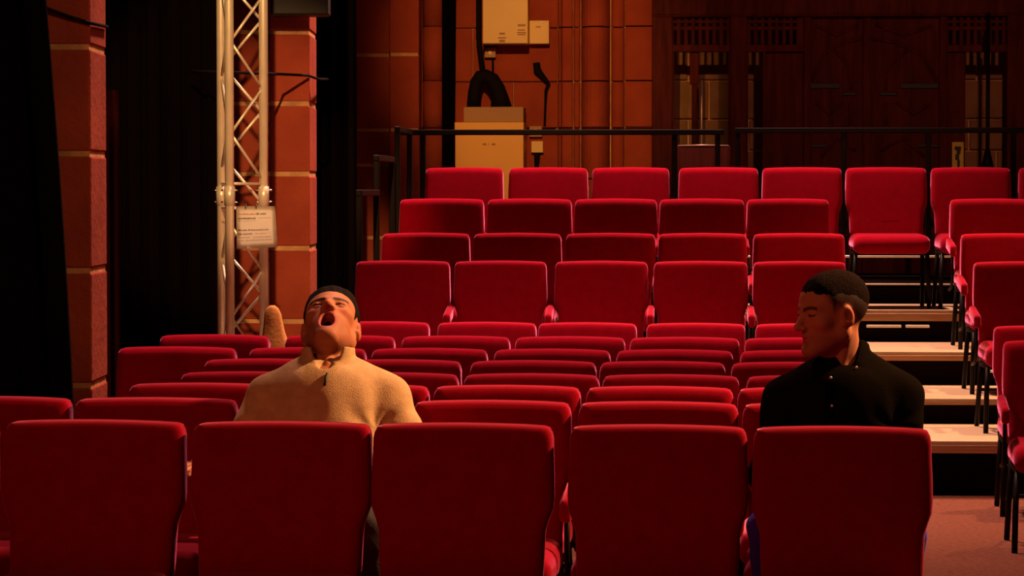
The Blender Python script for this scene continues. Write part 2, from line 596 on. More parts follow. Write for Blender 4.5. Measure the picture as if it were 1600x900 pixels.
def courses(j, ztop, step):
    j = sorted(j)
    while j[0] > step * 1.2:
        j.insert(0, j[0] - step)
    while j[-1] < ztop - step:
        j.append(j[-1] + step)
    return j


D1 = 10.75
xr1 = at(143, 400, D1).x
block_pier('stone_pier', 'rust sandstone pier half hidden by the outer black drape', xr1, xr1 - 0.55, D1, 0.41,
           courses(zj([423, 240, 73], D1), 6.0, 0.44), 6.0, M_STONE, M_MORTAR, 0.02)
D2 = 16.5
xr2 = at(485, 400, D2).x
xl2 = at(422, 400, D2).x
block_pier('stone_pier', 'brightly lit orange sandstone pier behind the aluminium truss', xr2, xl2, D2, 0.55,
           courses(zj([388, 272, 162, 50], D2), 6.0, 0.43), 6.0, M_STONE, M_MORTAR, 0.026)
block_pier('stone_pier', 'sandstone pier set back behind the truss tubes', xl2 + 0.001, xl2 - 0.36, D2 + 0.45, 0.4,
           courses(zj([388, 272, 162, 50], D2 + 0.45), 6.0, 0.44), 6.0, M_STONE, M_MORTAR, 0.022)
D3 = 19.3
x3a, x3b, x3c = at(550, 300, D3).x, at(609, 300, D3).x, at(655, 300, D3).x
block_pier('stone_pier', 'broad sandstone pier beside the stepped side rails', x3b, x3a - 0.25, D3 + 0.12, 0.6,
           courses(zj([258, 203, 85], D3), 6.0, 0.5), 6.0, M_STONE, M_MORTAR, 0.022)
block_pier('stone_pier', 'narrow orange sandstone pier at the end of the guard rail', x3c, x3b - 0.001, D3, 0.6,
           courses(zj([203, 85], D3), 6.0, 0.5), 6.0, M_STONE, M_MORTAR, 0.022)
# dark beam over the lit pier
bb = at(424, 24, 16.3)
be = at(500, 24, 16.3)
tag(box('lintel_beam', (bb.x, 16.25, bb.z), (be.x + 0.05, 16.48, bb.z + 0.5), M_IRON, None, 0.01),
    'black beam crossing the head of the lit stone pier', 'beam')

# ------------------------------------------------------------------ drapes
def drape(name, lab, path_top, path_bot, z0, z1, m, folds, amp, n=90, nz=14, seed=0):
    """hanging cloth between a top line and a bottom line of (x, y), with pleats"""
    rnd = random.Random(seed)
    ph = [rnd.uniform(-0.6, 0.6) for _ in range(folds + 2)]
    bm = bmesh.new()
    grid = []
    for k in range(nz + 1):
        t = k / nz
        row = []
        for i in range(n + 1):
            s = i / n
            tt = t ** 1.0
            xt = path_top[0][0] + (path_top[1][0] - path_top[0][0]) * s
            yt = path_top[0][1] + (path_top[1][1] - path_top[0][1]) * s
            xb = path_bot[0][0] + (path_bot[1][0] - path_bot[0][0]) * s
            yb = path_bot[0][1] + (path_bot[1][1] - path_bot[0][1]) * s
            # drape edge falls in a slight curve
            q = 1 - (1 - tt) ** 1.6
            x = xt * (1 - q) + xb * q
            y = yt * (1 - q) + yb * q
            f = s * folds
            y += amp * math.sin(2 * math.pi * f + ph[int(f)] * 0.5) * (0.6 + 0.4 * tt)
            x += 0.4 * amp * math.sin(4 * math.pi * f + 1.0)
            row.append(bm.verts.new((x, y, z1 + (z0 - z1) * t)))
        grid.append(row)
    for a, b in zip(grid, grid[1:]):
        for i in range(n):
            bm.faces.new((a[i], a[i + 1], b[i + 1], b[i]))
    r = bmesh.ops.solidify(bm, geom=list(bm.faces), thickness=0.006)
    o = from_bm(bm, name, m, None, True)
    tag(o, lab, 'curtain', 'drapes beside the piers')
    return o


da = 10.4
pt, pb_ = at(55, 5, da), at(118, 640, da)
ztop = 5.5
drape('stage_drape', 'outer black drape hanging in front of the rust stone pier', ((-3.6, da), (pt.x - 0.06, da)), ((-3.6, da), (pb_.x, da)),
      0.02, 3.2, M_BLACKCLOTH, 9, 0.045, seed=1)
db_ = 15.7
drape('stage_drape', 'black pleated drape filling the bay between pier and truss',
      ((at(120, 300, db_).x, db_), (at(338, 300, db_).x, db_)), ((at(120, 300, db_).x, db_), (at(340, 300, db_).x, db_)), 0.02, ztop, M_BLACKCLOTH, 7, 0.05, seed=2)
drape('stage_drape', 'narrow dark red cloth edge showing behind the rust stone pier',
      ((at(150, 300, 14.2).x, 14.2), (at(182, 300, 14.2).x, 14.25)), ((at(150, 300, 14.2).x, 14.2), (at(183, 300, 14.2).x, 14.25)),
      0.02, at(170, 140, 14.2).z, M_REDCLOTH, 2, 0.02, seed=3, n=30)
drape('stage_drape', 'black drape hanging between the lit pier and the brown pier',
      ((at(480, 300, 17.9).x, 17.9), (at(552, 300, 17.9).x, 17.9)), ((at(480, 300, 17.9).x, 17.9), (at(554, 300, 17.9).x, 17.9)),
      0.02, ztop, M_BLACKCLOTH, 3, 0.05, seed=4, n=40)

# ------------------------------------------------------------------ truss
DT = 15.1
RT = 40.3 / F * DT
ctr = at(372.3, 300, DT)
tr = empty('lighting_truss', (ctr.x, DT, 0))
tag(tr, 'upright aluminium triangular truss in front of the orange stone pier', 'truss')
angs = [math.radians(16.2), math.radians(136.2), math.radians(256.2)]
cps = [Vector((RT * math.cos(a), RT * math.sin(a), 0)) for a in angs]     # right, rear left, front
zt = 5.0
zjt = at(372, 306, DT).z
for c in cps:
    t = tube('main_tube', [c + Vector((0, 0, 0.03)), c + Vector((0, 0, zt))], 0.0245, M_ALU, tr, 16)
    cpl = tube('coupler', [c + Vector((0, 0, zjt - 0.05)), c + Vector((0, 0, zjt + 0.05))], 0.029, M_ALU, t, 14)
    for s in (-1, 1):
        for zz in (-0.033, 0.03):
            tube('coupler_pin', [c + Vector((s * 0.045, 0.0, zjt + zz)), c + Vector((s * 0.02, 0, zjt + zz))], 0.005, M_CHROME, t, 6)
half = 0.245
z138 = at(411, 138, DT).z
for (i, j, off) in ((2, 0, 0.0), (0, 1, 0.12), (2, 1, 0.06)):
    a, b = cps[i], cps[j]
    # strut seats on the right tube at z138 + k * 2 * half, on the other one between
    k0 = -12
    for k in range(k0, 16):
        z = z138 + off + k * half
        if z < 0.06 or z + half > zt:
            continue
        if zjt - 0.06 < z + half / 2 < zjt + 0.06:
            continue
        p, q = (b, a) if k % 2 == 0 else (a, b)
        d = (q - p).normalized() * 0.02
        tube('brace', [p + d + Vector((0, 0, z + 0.012)), q - d + Vector((0, 0, z + half - 0.012))], 0.008, M_ALU, tr, 8)
    for zz in (zjt + 0.065, zjt - 0.065, 0.06):
        tube('cross_strut', [a + Vector((0, 0, zz)), b + Vector((0, 0, zz))], 0.008, M_ALU, tr, 8)
bm = bmesh.new()
bm_box(bm, (-0.28, -0.28, 0.0), (0.28, 0.28, 0.03), 0.004)
from_bm(bm, 'base_plate', M_ALU, tr)

# paper notice hung on the truss
pc = [at(369, 322, 14.9), at(430, 322, 14.9), at(434, 386, 14.88), at(370, 389, 14.88)]
o = sum(pc, Vector()) / 4
bm = bmesh.new()
nx, ny = 8, 8
g = []
for j in range(ny + 1):
    r = []
    for i in range(nx + 1):
        s, t = i / nx, j / ny
        p = (pc[0] * (1 - s) + pc[1] * s) * (1 - t) + (pc[3] * (1 - s) + pc[2] * s) * t - o
        p.y += 0.004 * math.sin(s * 3.0) - 0.012 * s * t
        r.append(bm.verts.new(p))
    g.append(r)
for j in range(ny):
    for i in range(nx):
        bm.faces.new((g[j][i], g[j][i + 1], g[j + 1][i + 1], g[j + 1][i]))
bmesh.ops.solidify(bm, geom=list(bm.faces), thickness=0.0012)
notice = from_bm(bm, 'paper_notice', M_PAPER, None, True)
notice.location = o
tag(notice, 'white paper notice with printed lines tied to the truss', 'notice')


def on_notice(s, t):
    p = (pc[0] * (1 - s) + pc[1] * s) * (1 - t) + (pc[3] * (1 - s) + pc[2] * s) * t - o
    p.y += 0.004 * math.sin(s * 3.0) - 0.012 * s * t - 0.0016
    return p


def print_line(t, words, hgt, m):
    """one printed line as small letter-sized dashes: words = [(s0, s1)]"""
    bm = bmesh.new()
    rnd = random.Random(int(t * 1000))
    for s0, s1 in words:
        s = s0
        while s < s1:
            ds = rnd.uniform(0.010, 0.018)
            hh = hgt * rnd.choice((0.7, 0.7, 0.8, 1.0))
            vs = [bm.verts.new(on_notice(s, t + hgt / 2)), bm.verts.new(on_notice(s + ds, t + hgt / 2)),
                  bm.verts.new(on_notice(s + ds, t + hgt / 2 - hh)), bm.verts.new(on_notice(s, t + hgt / 2 - hh))]
            bm.faces.new(vs)
            s += ds + 0.006
    from_bm(bm, 'print_line', m, notice)


print_line(0.19, [(0.05, 0.46)], 0.036, M_INKRED)
print_line(0.185, [(0.49, 0.58), (0.61, 0.74)], 0.045, M_INK)
print_line(0.29, [(0.05, 0.3), (0.31, 0.48)], 0.045, M_INK)
print_line(0.285, [(0.55, 0.86)], 0.016, M_INKGREY)
print_line(0.35, [(0.05, 0.5)], 0.014, M_INKGREY)
print_line(0.565, [(0.04, 0.26), (0.29, 0.34), (0.36, 0.6), (0.63, 0.68), (0.7, 0.78)], 0.038, M_INK)
print_line(0.655, [(0.04, 0.14), (0.16, 0.38)], 0.036, M_INK)
print_line(0.655, [(0.45, 0.52), (0.55, 0.72)], 0.022, M_INKGREY)
print_line(0.74, [(0.05, 0.2), (0.22, 0.3), (0.42, 0.84)], 0.024, M_INKGREY)
print_line(0.81, [(0.05, 0.16), (0.22, 0.86)], 0.024, M_INKGREY)
for s in (0.24, 0.51):
    p = on_notice(s, 0.03)
    tube('tie', [p + Vector((0, -0.003, -0.008)), p + Vector((0, -0.004, 0.006)), p + Vector((0.001, 0.02, 0.016))], 0.003, M_IRON, notice, 6)

# cables
c0 = at(300, 112, 15.9)
pts = [at(x, y, d) for x, y, d in ((300, 112, 15.5), (345, 113, 15.3), (390, 114, 15.35), (440, 116, 16.2), (482, 118, 16.45), (490, 121, 16.47), (500, 124, 16.6), (512, 124, 17.6))]
tag(tube('power_cable', pts, 0.008, M_BLACKPL, None, 8), 'black cable strung across the truss and lit stone pier', 'cable')
pts = [at(x, y, d) for x, y, d in ((48, 4, D1 - 0.05), (75, 14, D1 - 0.02), (110, 27, D1 - 0.012), (141, 36, D1 - 0.010))]
pts += [Vector((xr1 + 0.010, D1 - 0.004, at(146, 37, D1).z)), Vector((xr1 + 0.010, D1 + 0.16, at(156, 39, D1 + 0.16).z)), Vector((xr1 + 0.010, D1 + 0.38, at(170, 42, D1 + 0.38).z))]
tag(tube('power_cable', pts, 0.007, M_BLACKPL, None, 8), 'black cable crossing the head of the rust stone pier', 'cable')

# upright tan roll by the truss foot
bx = at(432, 500, 14.55)
bm = bmesh.new()
prof = [(0.095, 0.0), (0.098, 0.2), (0.092, 0.5), (0.082, 0.68), (0.072, 0.74), (0.055, 0.80), (0.046, 0.86), (0.042, 0.895), (0.03, 0.925), (0.012, 0.94)]
rings = []
for r, z in prof:
    ring = []
    for k in range(18):
        an = 2 * math.pi * k / 18
        rr = r * (1 + 0.10 * math.sin(3 * an + z * 6) + 0.05 * math.sin(5 * an - z * 9))
        ring.append(bm.verts.new((rr * math.cos(an) - 0.02 * max(0, z - 0.7) / 0.24, rr * 0.8 * math.sin(an), z)))
    rings.append(ring)
for a, b in zip(rings, rings[1:]):
    for k in range(18):
        bm.faces.new((a[k], a[(k + 1) % 18], b[(k + 1) % 18], b[k]))
bm.faces.new(rings[0][::-1])
bm.faces.new(rings[-1])
oo = from_bm(bm, 'cloth_roll', M_TAN, None, True)
oo.location = (bx.x, 14.55, 0)
tag(oo, 'tan tapered cloth bundle standing upright beside the truss foot', 'cloth')

# ------------------------------------------------------------------ back wall
wall = struct(empty('wall_back', (0, 0, 0), -AS))
DW = 20.4
yw = DW * ca


def wx(px, d=DW):
    return S(px, 300, d).x


def wz(py, d=DW, px=800):
    return S(px, py, d).z


box('mortar_core', (wx(650), yw + 0.03, 0), (wx(1008), yw + 0.3, 7.5), M_MORTAR, wall)
zc = [0.0, 0.45, 0.9, 1.27, 1.62, 1.98, wz(200), wz(128), wz(44), wz(44) + 0.4]
while zc[-1] < 7.3:
    zc.append(zc[-1] + 0.42)
rnd = random.Random(3)
for ci, (a, b) in enumerate(zip(zc, zc[1:])):
    x = wx(650) - 0.05
    xe = wx(872)
    x -= 0.25 * (ci % 2)
    while x < xe - 0.02:
        x2 = min(x + rnd.uniform(0.5, 0.8), xe)
        box('stone_block', (x + 0.003, yw + rnd.uniform(-0.003, 0.003), a + 0.004), (x2 - 0.003, yw + 0.1, b - 0.004), M_STONE, wall, 0.004)
        x = x2

# clustered shafts
cl = empty('clustered_pier', (0, 0, 0), -AS)
tag(cl, 'moulded sandstone pier of clustered shafts between boiler wall and oak screen', 'pillar')
box('mortar_core', (wx(876), yw - 0.02, 0.932), (wx(1019), yw + 0.026, 7.5), M_MORTAR, cl)


def shaft_piece(xa, xb, depth, z0, z1, m, rounded=True):
    bm = bmesh.new()
    n = 12
    cx, hw = (xa + xb) / 2, (xb - xa) / 2
    prof = []
    if rounded:
        for k in range(n + 1):
            an = math.pi * k / n
            prof.append((cx - hw * math.cos(an), yw - 0.02 - depth * math.sin(an)))
    else:
        prof = [(xa, yw), (xa, yw - depth + 0.006), (xa + 0.008, yw - depth), (xb - 0.008, yw - depth), (xb, yw - depth + 0.006), (xb, yw)]
    prof = [prof[0]] + prof[1:-1] + [prof[-1]]
    lo = [bm.verts.new((x, y, z0)) for x, y in prof] + [bm.verts.new((xb, yw + 0.026, z0)), bm.verts.new((xa, yw + 0.026, z0))]
    hi = [bm.verts.new((x, y, z1)) for x, y in prof] + [bm.verts.new((xb, yw + 0.026, z1)), bm.verts.new((xa, yw + 0.026, z1))]
    k = len(lo)
    for i in range(k):
        bm.faces.new((lo[i], lo[(i + 1) % k], hi[(i + 1) % k], hi[i]))
    bm.faces.new(lo[::-1])
    bm.faces.new(hi)
    return from_bm(bm, 'shaft_drum', m, cl)


for a, b in zip(zc, zc[1:]):
    if b < 0.94:
        continue
    z0, z1 = max(a, 0.93) + 0.005, b - 0.005
    shaft_piece(wx(872), wx(879), 0.05, z0, z1, M_STONE)
    shaft_piece(wx(879), wx(895), 0.09, z0, z1, M_STONE, False)
    shaft_piece(wx(896), wx(907), 0.03, z0, z1, M_STONE)
    shaft_piece(wx(908), wx(953), 0.16, z0, z1, M_STONE)
    shaft_piece(wx(955), wx(976), 0.045, z0, z1, M_STONE)
    shaft_piece(wx(977), wx(1019), 0.20, z0, z1, M_STONE, False)
# engaged dark shaft in the recess next to the brown pier
dk = empty('engaged_shaft', (0, 0, 0), -AS)
tag(dk, 'dark round stone shaft in the recess beside the narrow orange pier', 'pillar')
for a, b in zip(zc, zc[1:]):
    if a < 0.89:
        continue
    a = max(a, 0.93)
    tube('shaft_drum', [(wx(677, 20.2), 20.2 * ca, a + 0.003), (wx(677, 20.2), 20.2 * ca, b - 0.003)], 0.075, M_STONE, dk, 16)
drape('stage_drape', 'narrow black cloth hanging in the recess beside the upper boiler box',
      ((at(690, 300, 20.0).x, 20.1), (at(714, 300, 20.0).x, 20.1)), ((at(690, 300, 20.0).x, 20.1), (at(707, 300, 20.0).x, 20.1)), 0.95, 4.5, M_BLACKCLOTH, 2, 0.03, seed=6, n=24)

# ------------------------------------------------------------------ boiler things on the wall (structure coordinates)
def sbox(name, x0, y0, x1, y1, dep, m, parent, front, bev=0.006, seg=2):
    """box whose front face stands `front` metres off the wall and covers the pixel rectangle"""
    d = DW - front / ca
    a, b = S(x0, y0, d), S(x1, y1, d)
    return box(name, (a.x, yw - front, b.z), (b.x, yw - front + dep, a.z), m, parent, bev, seg)


e = empty('boiler_cabinet', (0, 0, 0), -AS)
tag(e, 'cream metal boiler cabinet standing on the rear landing with grey cap', 'boiler')
d = DW - 0.45 / ca
a = S(711, 209, d)
b = S(818, 430, d)
box('body', (a.x, yw - 0.45, 0.93), (b.x, yw - 0.012, a.z), M_ENAMEL, e, 0.006, 2)
sbox('lid', 710, 191, 818.5, 208, 0.46, M_ENAMEL, e, 0.47, 0.006, 2)
sbox('flue_hood', 724, 167, 818, 191, 0.30, M_GREYBOX, e, 0.40, 0.004)
for x0, x1 in ((754, 760), (763, 764), (768, 774)):
    sbox('control_mark', x0, 224, x1, 227, 0.004, M_GREYBOX, e, 0.453, 0.001, 1)
sbox('maker_plate', 715, 203, 732, 205, 0.004, M_GREYBOX, e, 0.473, 0.001, 1)

e = empty('boiler_box', (0, 0, 0), -AS)
tag(e, 'large cream box on the stone wall above the switch', 'boiler')
sbox('case', 754, -30, 825, 68, 0.24, M_ENAMEL2, e, 0.25)
for x0, y0, x1, y1 in ((780, 51, 789, 54), (778, 58, 791, 60), (780, 62, 789, 66), (809, 38, 821, 41), (809, 46, 820, 48), (808, 50, 822, 52), (809, 53, 821, 55)):
    sbox('printed_mark', x0, y0, x1, y1, 0.002, M_GREYBOX, e, 0.252, 0.0, 1)

e = empty('control_box', (0, 0, 0), -AS)
tag(e, 'small cream control box fixed beside the large cream box', 'box')
sbox('case', 827, 32, 858, 68.5, 0.10, M_ENAMEL2, e, 0.11)
sbox('printed_mark', 837, 41, 845, 43, 0.002, M_GREYBOX, e, 0.112, 0, 1)
sbox('indicator', 844, 33, 850, 36, 0.004, M_BUTTON, e, 0.114, 0.001, 1)

e = empty('isolator_switch', (0, 0, 0), -AS)
tag(e, 'small brown isolator switch below the large cream box', 'switch')
sbox('plate', 757, 74, 774.5, 90, 0.05, M_GREYBOX, e, 0.06, 0.004)
sbox('rocker', 763, 79, 768, 85, 0.008, M_ENAMEL2, e, 0.066, 0.002)
tb = S(771, 90, DW)
tube('cable', [S(770, 89, DW - 0.03), S(770, 100, DW - 0.03), S(770, 120, DW - 0.03)], 0.008, M_BLACKPL, e, 8)

e = empty('flue_duct', (0, 0, 0), -AS)
tag(e, 'black bent flue pipe rising from the grey cap of the boiler cabinet', 'pipe')
dd = DW - 0.22
tube('bend', [S(783, 168, dd), S(781, 152, dd), S(777, 138, dd), S(769, 125, dd), S(759, 119, dd), S(750, 120, dd), S(744, 129, dd), S(741, 145, dd), S(740, 168, dd)],
     [0.078, 0.062, 0.055, 0.055, 0.05, 0.048, 0.045, 0.045, 0.05], M_BLACKPL, e, 16)
tube('riser_pipe', [S(756, 122, dd), S(748, 60, dd + 0.05), S(748, -60, dd + 0.05)], 0.02, M_BLACKPL, e, 10)

e = empty('fused_switch', (0, 0, 0), -AS)
tag(e, 'brown fused switch on the wall behind the guard rail', 'switch')
sbox('plate', 827, 197, 847, 214, 0.04, M_GREYBOX, e, 0.05, 0.004)
sbox('rocker', 835, 202, 839, 206, 0.006, M_BUTTON, e, 0.055, 0.001)
e = empty('socket_box', (0, 0, 0), -AS)
tag(e, 'cream socket box with black plug lead below the fused switch', 'socket')
sbox('case', 830, 220.5, 848.5, 238.5, 0.05, M_ENAMEL2, e, 0.06, 0.004)
tube('plug_lead', [S(839, 237, DW - 0.03), S(839, 248, DW - 0.03), S(838, 270, DW - 0.03), S(838, 330, DW - 0.03)], [0.024, 0.02, 0.012, 0.010], M_BLACKPL, e, 8)
e = tube('cable_run', [S(838, 98, DW - 0.02), S(840, 112, DW - 0.02), S(851, 124, DW - 0.02), S(857, 132, DW - 0.02), S(853, 142, DW - 0.02), S(852, 165, DW - 0.02), S(851, 196, DW - 0.02)],
         [0.025, 0.03, 0.02, 0.016, 0.012, 0.008, 0.008], M_BLACKPL, None, 8)
e.rotation_euler = (0, 0, -AS)
tag(e, 'dark looped cable on the stone wall above the fused switch', 'cable')

# ------------------------------------------------------------------ oak screen
DSx = 19.9
ys = DSx * ca
scr = empty('oak_screen', (0, 0, 0), -AS)
tag(scr, 'dark carved oak screen with pierced slots across the rear wall', 'screen')


zb = 470


def px_box(name, x0, y0, x1, y1, m, parent, off=0.0, dep=0.08, bev=0.006, d=DSx):
    a, b = S(x0, y0, d), S(x1, y1, d)
    if y1 >= zb:
        b.z = 0.932
    yy = d * ca
    return box(name, (a.x, yy + off, b.z), (b.x, yy + off + dep, a.z), m, parent, bev)


zb = 470
for x0, x1 in ((1019, 1050), (1141, 1166), (1574, 1606)):
    px_box('post', x0, -90, x1, zb, M_WOOD, scr, -0.03, 0.14)
for x0, x1 in ((1050, 1052.5), (1138.5, 1141), (1166, 1168), (1192, 1196)):
    px_box('moulding', x0, 76, x1, zb, M_WOOD, scr, 0.0, 0.06, 0.004)
px_box('head_beam', 1019, -90, 1640, 22, M_WOOD, scr, -0.05, 0.18)
px_box('moulding', 1019, 22, 1606, 25, M_WOOD, scr, -0.04, 0.1, 0.004)
for bx0, bx1, sl0, ns in ((1050, 1141, 1055, 8), (1166, 1256, 1175, 7), (1478, 1574, 1485.5, 9)):
    px_box('slot_rail', bx0, 31.5, bx1, 36, M_WOOD, scr, 0.0, 0.05, 0.003)
    px_box('slot_rail', bx0, 41, bx1, 47, M_WOOD, scr, 0.0, 0.05, 0.003)
    px_box('slot_rail', bx0, 70, bx1, 81, M_WOOD, scr, -0.01, 0.07, 0.005)
    # uprights between the slots
    edges = [bx0] + [sl0 + 11.1 * i for i in range(ns)] + [bx1]
    cur = bx0
    for i in range(ns):
        xs0 = sl0 + 11.1 * i - 2.6
        px_box('baluster', cur, 24, xs0, 71, M_WOOD, scr, 0.004, 0.04, 0.003)
        cur = xs0 + 5.4
    px_box('baluster', cur, 24, bx1, 71, M_WOOD, scr, 0.004, 0.04, 0.003)
px_box('side_panel', 1478, 81, 1507, zb, M_WOOD, scr, 0.02, 0.05, 0.006)
# mullion and pale pole seen in the first opening
px_box('mullion', 1078, 81, 1092, 132, M_WOOD, scr, 0.02, 0.05, 0.006)
px_box('mullion', 1081, 132, 1089, zb, M_WOOD, scr, 0.02, 0.05, 0.006)
# panels closing the screen beside the doors
px_box('side_panel', 1196, 81, 1256, zb, M_WOOD, scr, 0.03, 0.05, 0.006)
px_box('door_post', 1256, 22, 1266, zb, M_WOOD, scr, -0.02, 0.1, 0.006)
px_box('door_post', 1468, 22, 1478, zb, M_WOOD, scr, -0.02, 0.1, 0.006)


def sline(bm, pts, rad, off):
    P = []
    for x, y in pts:
        p = S(x, y, DSx)
        p.y = ys + off
        P.append(p)
    bm_tube(bm, P, rad, 6)


def door(name, x0, x1, lab, mirror):
    e = struct(empty(name, (0, 0, 0), -AS))
    e['label'] = lab
    n = 5
    for i in range(n):
        a = x0 + (x1 - x0) * i / n
        b = x0 + (x1 - x0) * (i + 1) / n
        px_box('plank', a + 0.4, 22, b - 0.4, zb, M_WOOD, e, 0.03, 0.05, 0.004)
    w_ = x1 - x0

    def X(t):
        return x0 + w_ * (t if not mirror else 1 - t)
    for pts in ([(X(0.02), 126), (X(0.25), 84), (X(0.6), 66), (X(0.98), 60)],
                [(X(0.45), 78), (X(0.62), 92), (X(0.74), 112), (X(0.76), 140)],
                [(X(0.1), 160), (X(0.35), 178), (X(0.6), 160)],
                [(X(0.2), 245), (X(0.5), 215), (X(0.85), 236)],
                [(X(0.75), 160), (X(0.75), 195)],
                [(X(0.1), 40), (X(0.5), 55), (X(0.9), 38)]):
        bm = bmesh.new()
        sline(bm, pts, 0.014, 0.028)
        from_bm(bm, 'carved_rib', M_WOOD, e, True)
    for t0, t1, y0, y1 in ((0.0, 0.55, 130, 138), (0.6, 0.85, 144, 149), (0.0, 0.3, 225, 230)):
        xa, xb = sorted((X(t0), X(t1)))
        px_box('strap_hinge', xa, y0, xb, y1, M_IRON, e, 0.014, 0.02, 0.003)
    return e


door('door_1', 1267, 1350, 'dark oak door leaf with carved ribs and iron straps', False)
door('door_2', 1358, 1467, 'dark oak door leaf with curved ribs beside the notice', True)
px_box('door_post', 1349, 22, 1359, zb, M_WOOD, scr, 0.0, 0.09, 0.005)

# stone seen through the screen openings
ow = struct(empty('wall_rear', (0, 0, 0), -AS))
DO = 20.4
yo = DO * ca
box('mortar_core', (S(1020, 300, DO).x, yo + 0.03, 0), (S(1640, 300, DO).x, yo + 0.3, 7.5), M_MORTAR, ow)
zo = [0.0, 0.5, 0.95, 1.4, S(1500, 235, DO).z, S(1500, 186, DO).z, S(1500, 125, DO).z, S(1500, 70, DO).z]
while zo[-1] < 7.3:
    zo.append(zo[-1] + 0.3)
for ci, (a, b) in enumerate(zip(zo, zo[1:])):
    x = S(1021, 300, DO).x
    first_w = 0.25 + 0.15 * (ci % 2)
    xe = S(1640, 300, DO).x
    while x < xe - 0.02:
        x2 = min(x + (first_w or rnd.uniform(0.34, 0.5)), xe)
        first_w = None
        box('stone_block', (x + 0.007, yo + rnd.uniform(-0.004, 0.004), a + 0.007), (x2 - 0.007, yo + 0.1, b - 0.007), M_STONE3, ow, 0.005)
        x = x2
e = tube('service_pipe', [S(1096, 125, 20.2), S(1096, 190, 20.2), Vector((S(1096, 190, 20.2).x, S(1096, 190, 20.2).y, 0.93))], 0.010, M_PINKPIPE, None, 8)
e.rotation_euler = (0, 0, -AS)
tag(e, 'thin pale upright pipe behind the first opening of the oak screen', 'pipe')

# black floor stand in the last opening
e = empty('pole_stand', (0, 0, 0), -AS)
tag(e, 'black pole stand in front of the last opening of the oak screen', 'stand')
p0 = S(1543, 240, 19.4)
for k in range(3):
    an = 2 * math.pi * k / 3 + 0.5
    tube('stand_leg', [(p0.x, p0.y, p0.z - 0.02), (p0.x + 0.2 * math.cos(an), p0.y + 0.2 * math.sin(an), 0.945)], 0.012, M_BLACKMETAL, e, 8)
tube('pole', [(p0.x, p0.y, 1.1), (p0.x, p0.y, S(1543, 20, 19.4).z)], 0.014, M_BLACKMETAL, e, 10)
tube('collar', [(p0.x, p0.y, p0.z + 0.03), (p0.x, p0.y, p0.z - 0.05), (p0.x, p0.y, p0.z - 0.12)], [0.016, 0.034, 0.05], M_BLACKMETAL, e, 12)

# yellow-green notice board
e = empty('notice_board', (0, 0, 0), -AS)
tag(e, 'small upright yellow notice with dark figure on the oak screen', 'notice')
px_box('panel', 1487, 222, 1505, 275, M_SIGN, e, -0.03, 0.012, 0.002, DSx)
for x0, y0, x1, y1 in ((1491, 229, 1501, 235), (1494, 235, 1500, 241), (1492, 241, 1498, 250), (1495, 250, 1499, 262)):
    px_box('printed_figure', x0, y0, x1, y1, M_IRON, e, -0.032, 0.003, 0.0, DSx)

# dark chair behind the guard rail
e = empty('padded_chair', (0, 0, 0), -AS)
tag(e, 'dark padded chair standing behind the guard rail before the oak screen', 'chair')
dch = 19.2
A, B = S(1056, 227, dch), S(1142, 227, dch)
yc = dch * ca
bm = bmesh.new()
bm_box(bm, (A.x, yc, 1.35), (B.x, yc + 0.05, A.z), 0.02, 3)
br_ = from_bm(bm, 'backrest', M_WOOD, e, True)
tube('top_edge_highlight', [(A.x + 0.015, yc + 0.005, A.z - 0.004), ((A.x + B.x) / 2, yc + 0.003, A.z + 0.0), (B.x - 0.015, yc + 0.005, A.z - 0.004)], 0.006, M_PINKPIPE, br_, 8)  # pale strip painting the light caught along the backrest's top edge
bm = bmesh.new()
bm_box(bm, (A.x + 0.005, yc - 0.42, 1.33), (B.x - 0.005, yc + 0.0, 1.39), 0.02, 3)
from_bm(bm, 'seat', M_WOOD, e, True)
for sx in (A.x + 0.02, B.x - 0.02):
    for yy in (yc - 0.39, yc + 0.02):
        tube('leg', [(sx, yy, 1.34), (sx, yy, 0.93)], 0.011, M_BLACKMETAL, e, 8)


# ------------------------------------------------------------------ people
class Grid:
    def __init__(self, lo, hi, h):
        self.lo = np.array(lo, float)
        self.h = h
        self.n = np.ceil((np.array(hi) - self.lo) / h).astype(int) + 1
        self.f = np.full(self.n, 1.0, np.float32)

    def block(self, lo, hi):
        a = np.clip(np.floor((np.array(lo) - self.lo) / self.h).astype(int), 0, self.n)
        b = np.clip(np.ceil((np.array(hi) - self.lo) / self.h).astype(int) + 1, 0, self.n)
        if np.any(b <= a):
            return None, None
        ax = [(self.lo[i] + self.h * np.arange(a[i], b[i])).astype(np.float32) for i in range(3)]
        p = np.stack(np.meshgrid(*ax, indexing='ij'), -1)
        return (slice(a[0], b[0]), slice(a[1], b[1]), slice(a[2], b[2])), p

    def apply(self, prim, k, mode):
        fn, lo, hi = prim
        m = k + 2.5 * self.h
        sl, p = self.block(np.array(lo) - m, np.array(hi) + m)
        if sl is None:
            return
        d = fn(p)
        a = self.f[sl]
        if mode == 'add':
            h = np.clip(0.5 + 0.5 * (a - d) / k, 0, 1)
            self.f[sl] = a * (1 - h) + d * h - k * h * (1 - h)
        else:
            h = np.clip(0.5 - 0.5 * (a + d) / k, 0, 1)
            self.f[sl] = a * (1 - h) - d * h + k * h * (1 - h)

    def add(self, prim, k=0.015):
        self.apply(prim, k, 'add')

    def sub(self, prim, k=0.01):
        self.apply(prim, k, 'sub')


def ell(c, r, R=None):
    c = np.array(c, np.float32)
    r = np.array(r, np.float32)

    def fn(p):
        q = p - c
        if R is not None:
            q = q @ R
        k0 = np.linalg.norm(q / r, axis=-1)
        k1 = np.linalg.norm(q / (r * r), axis=-1) + 1e-9
        return k0 * (k0 - 1) / k1
    m = r if R is None else np.full(3, r.max())
    return fn, c - m, c + m


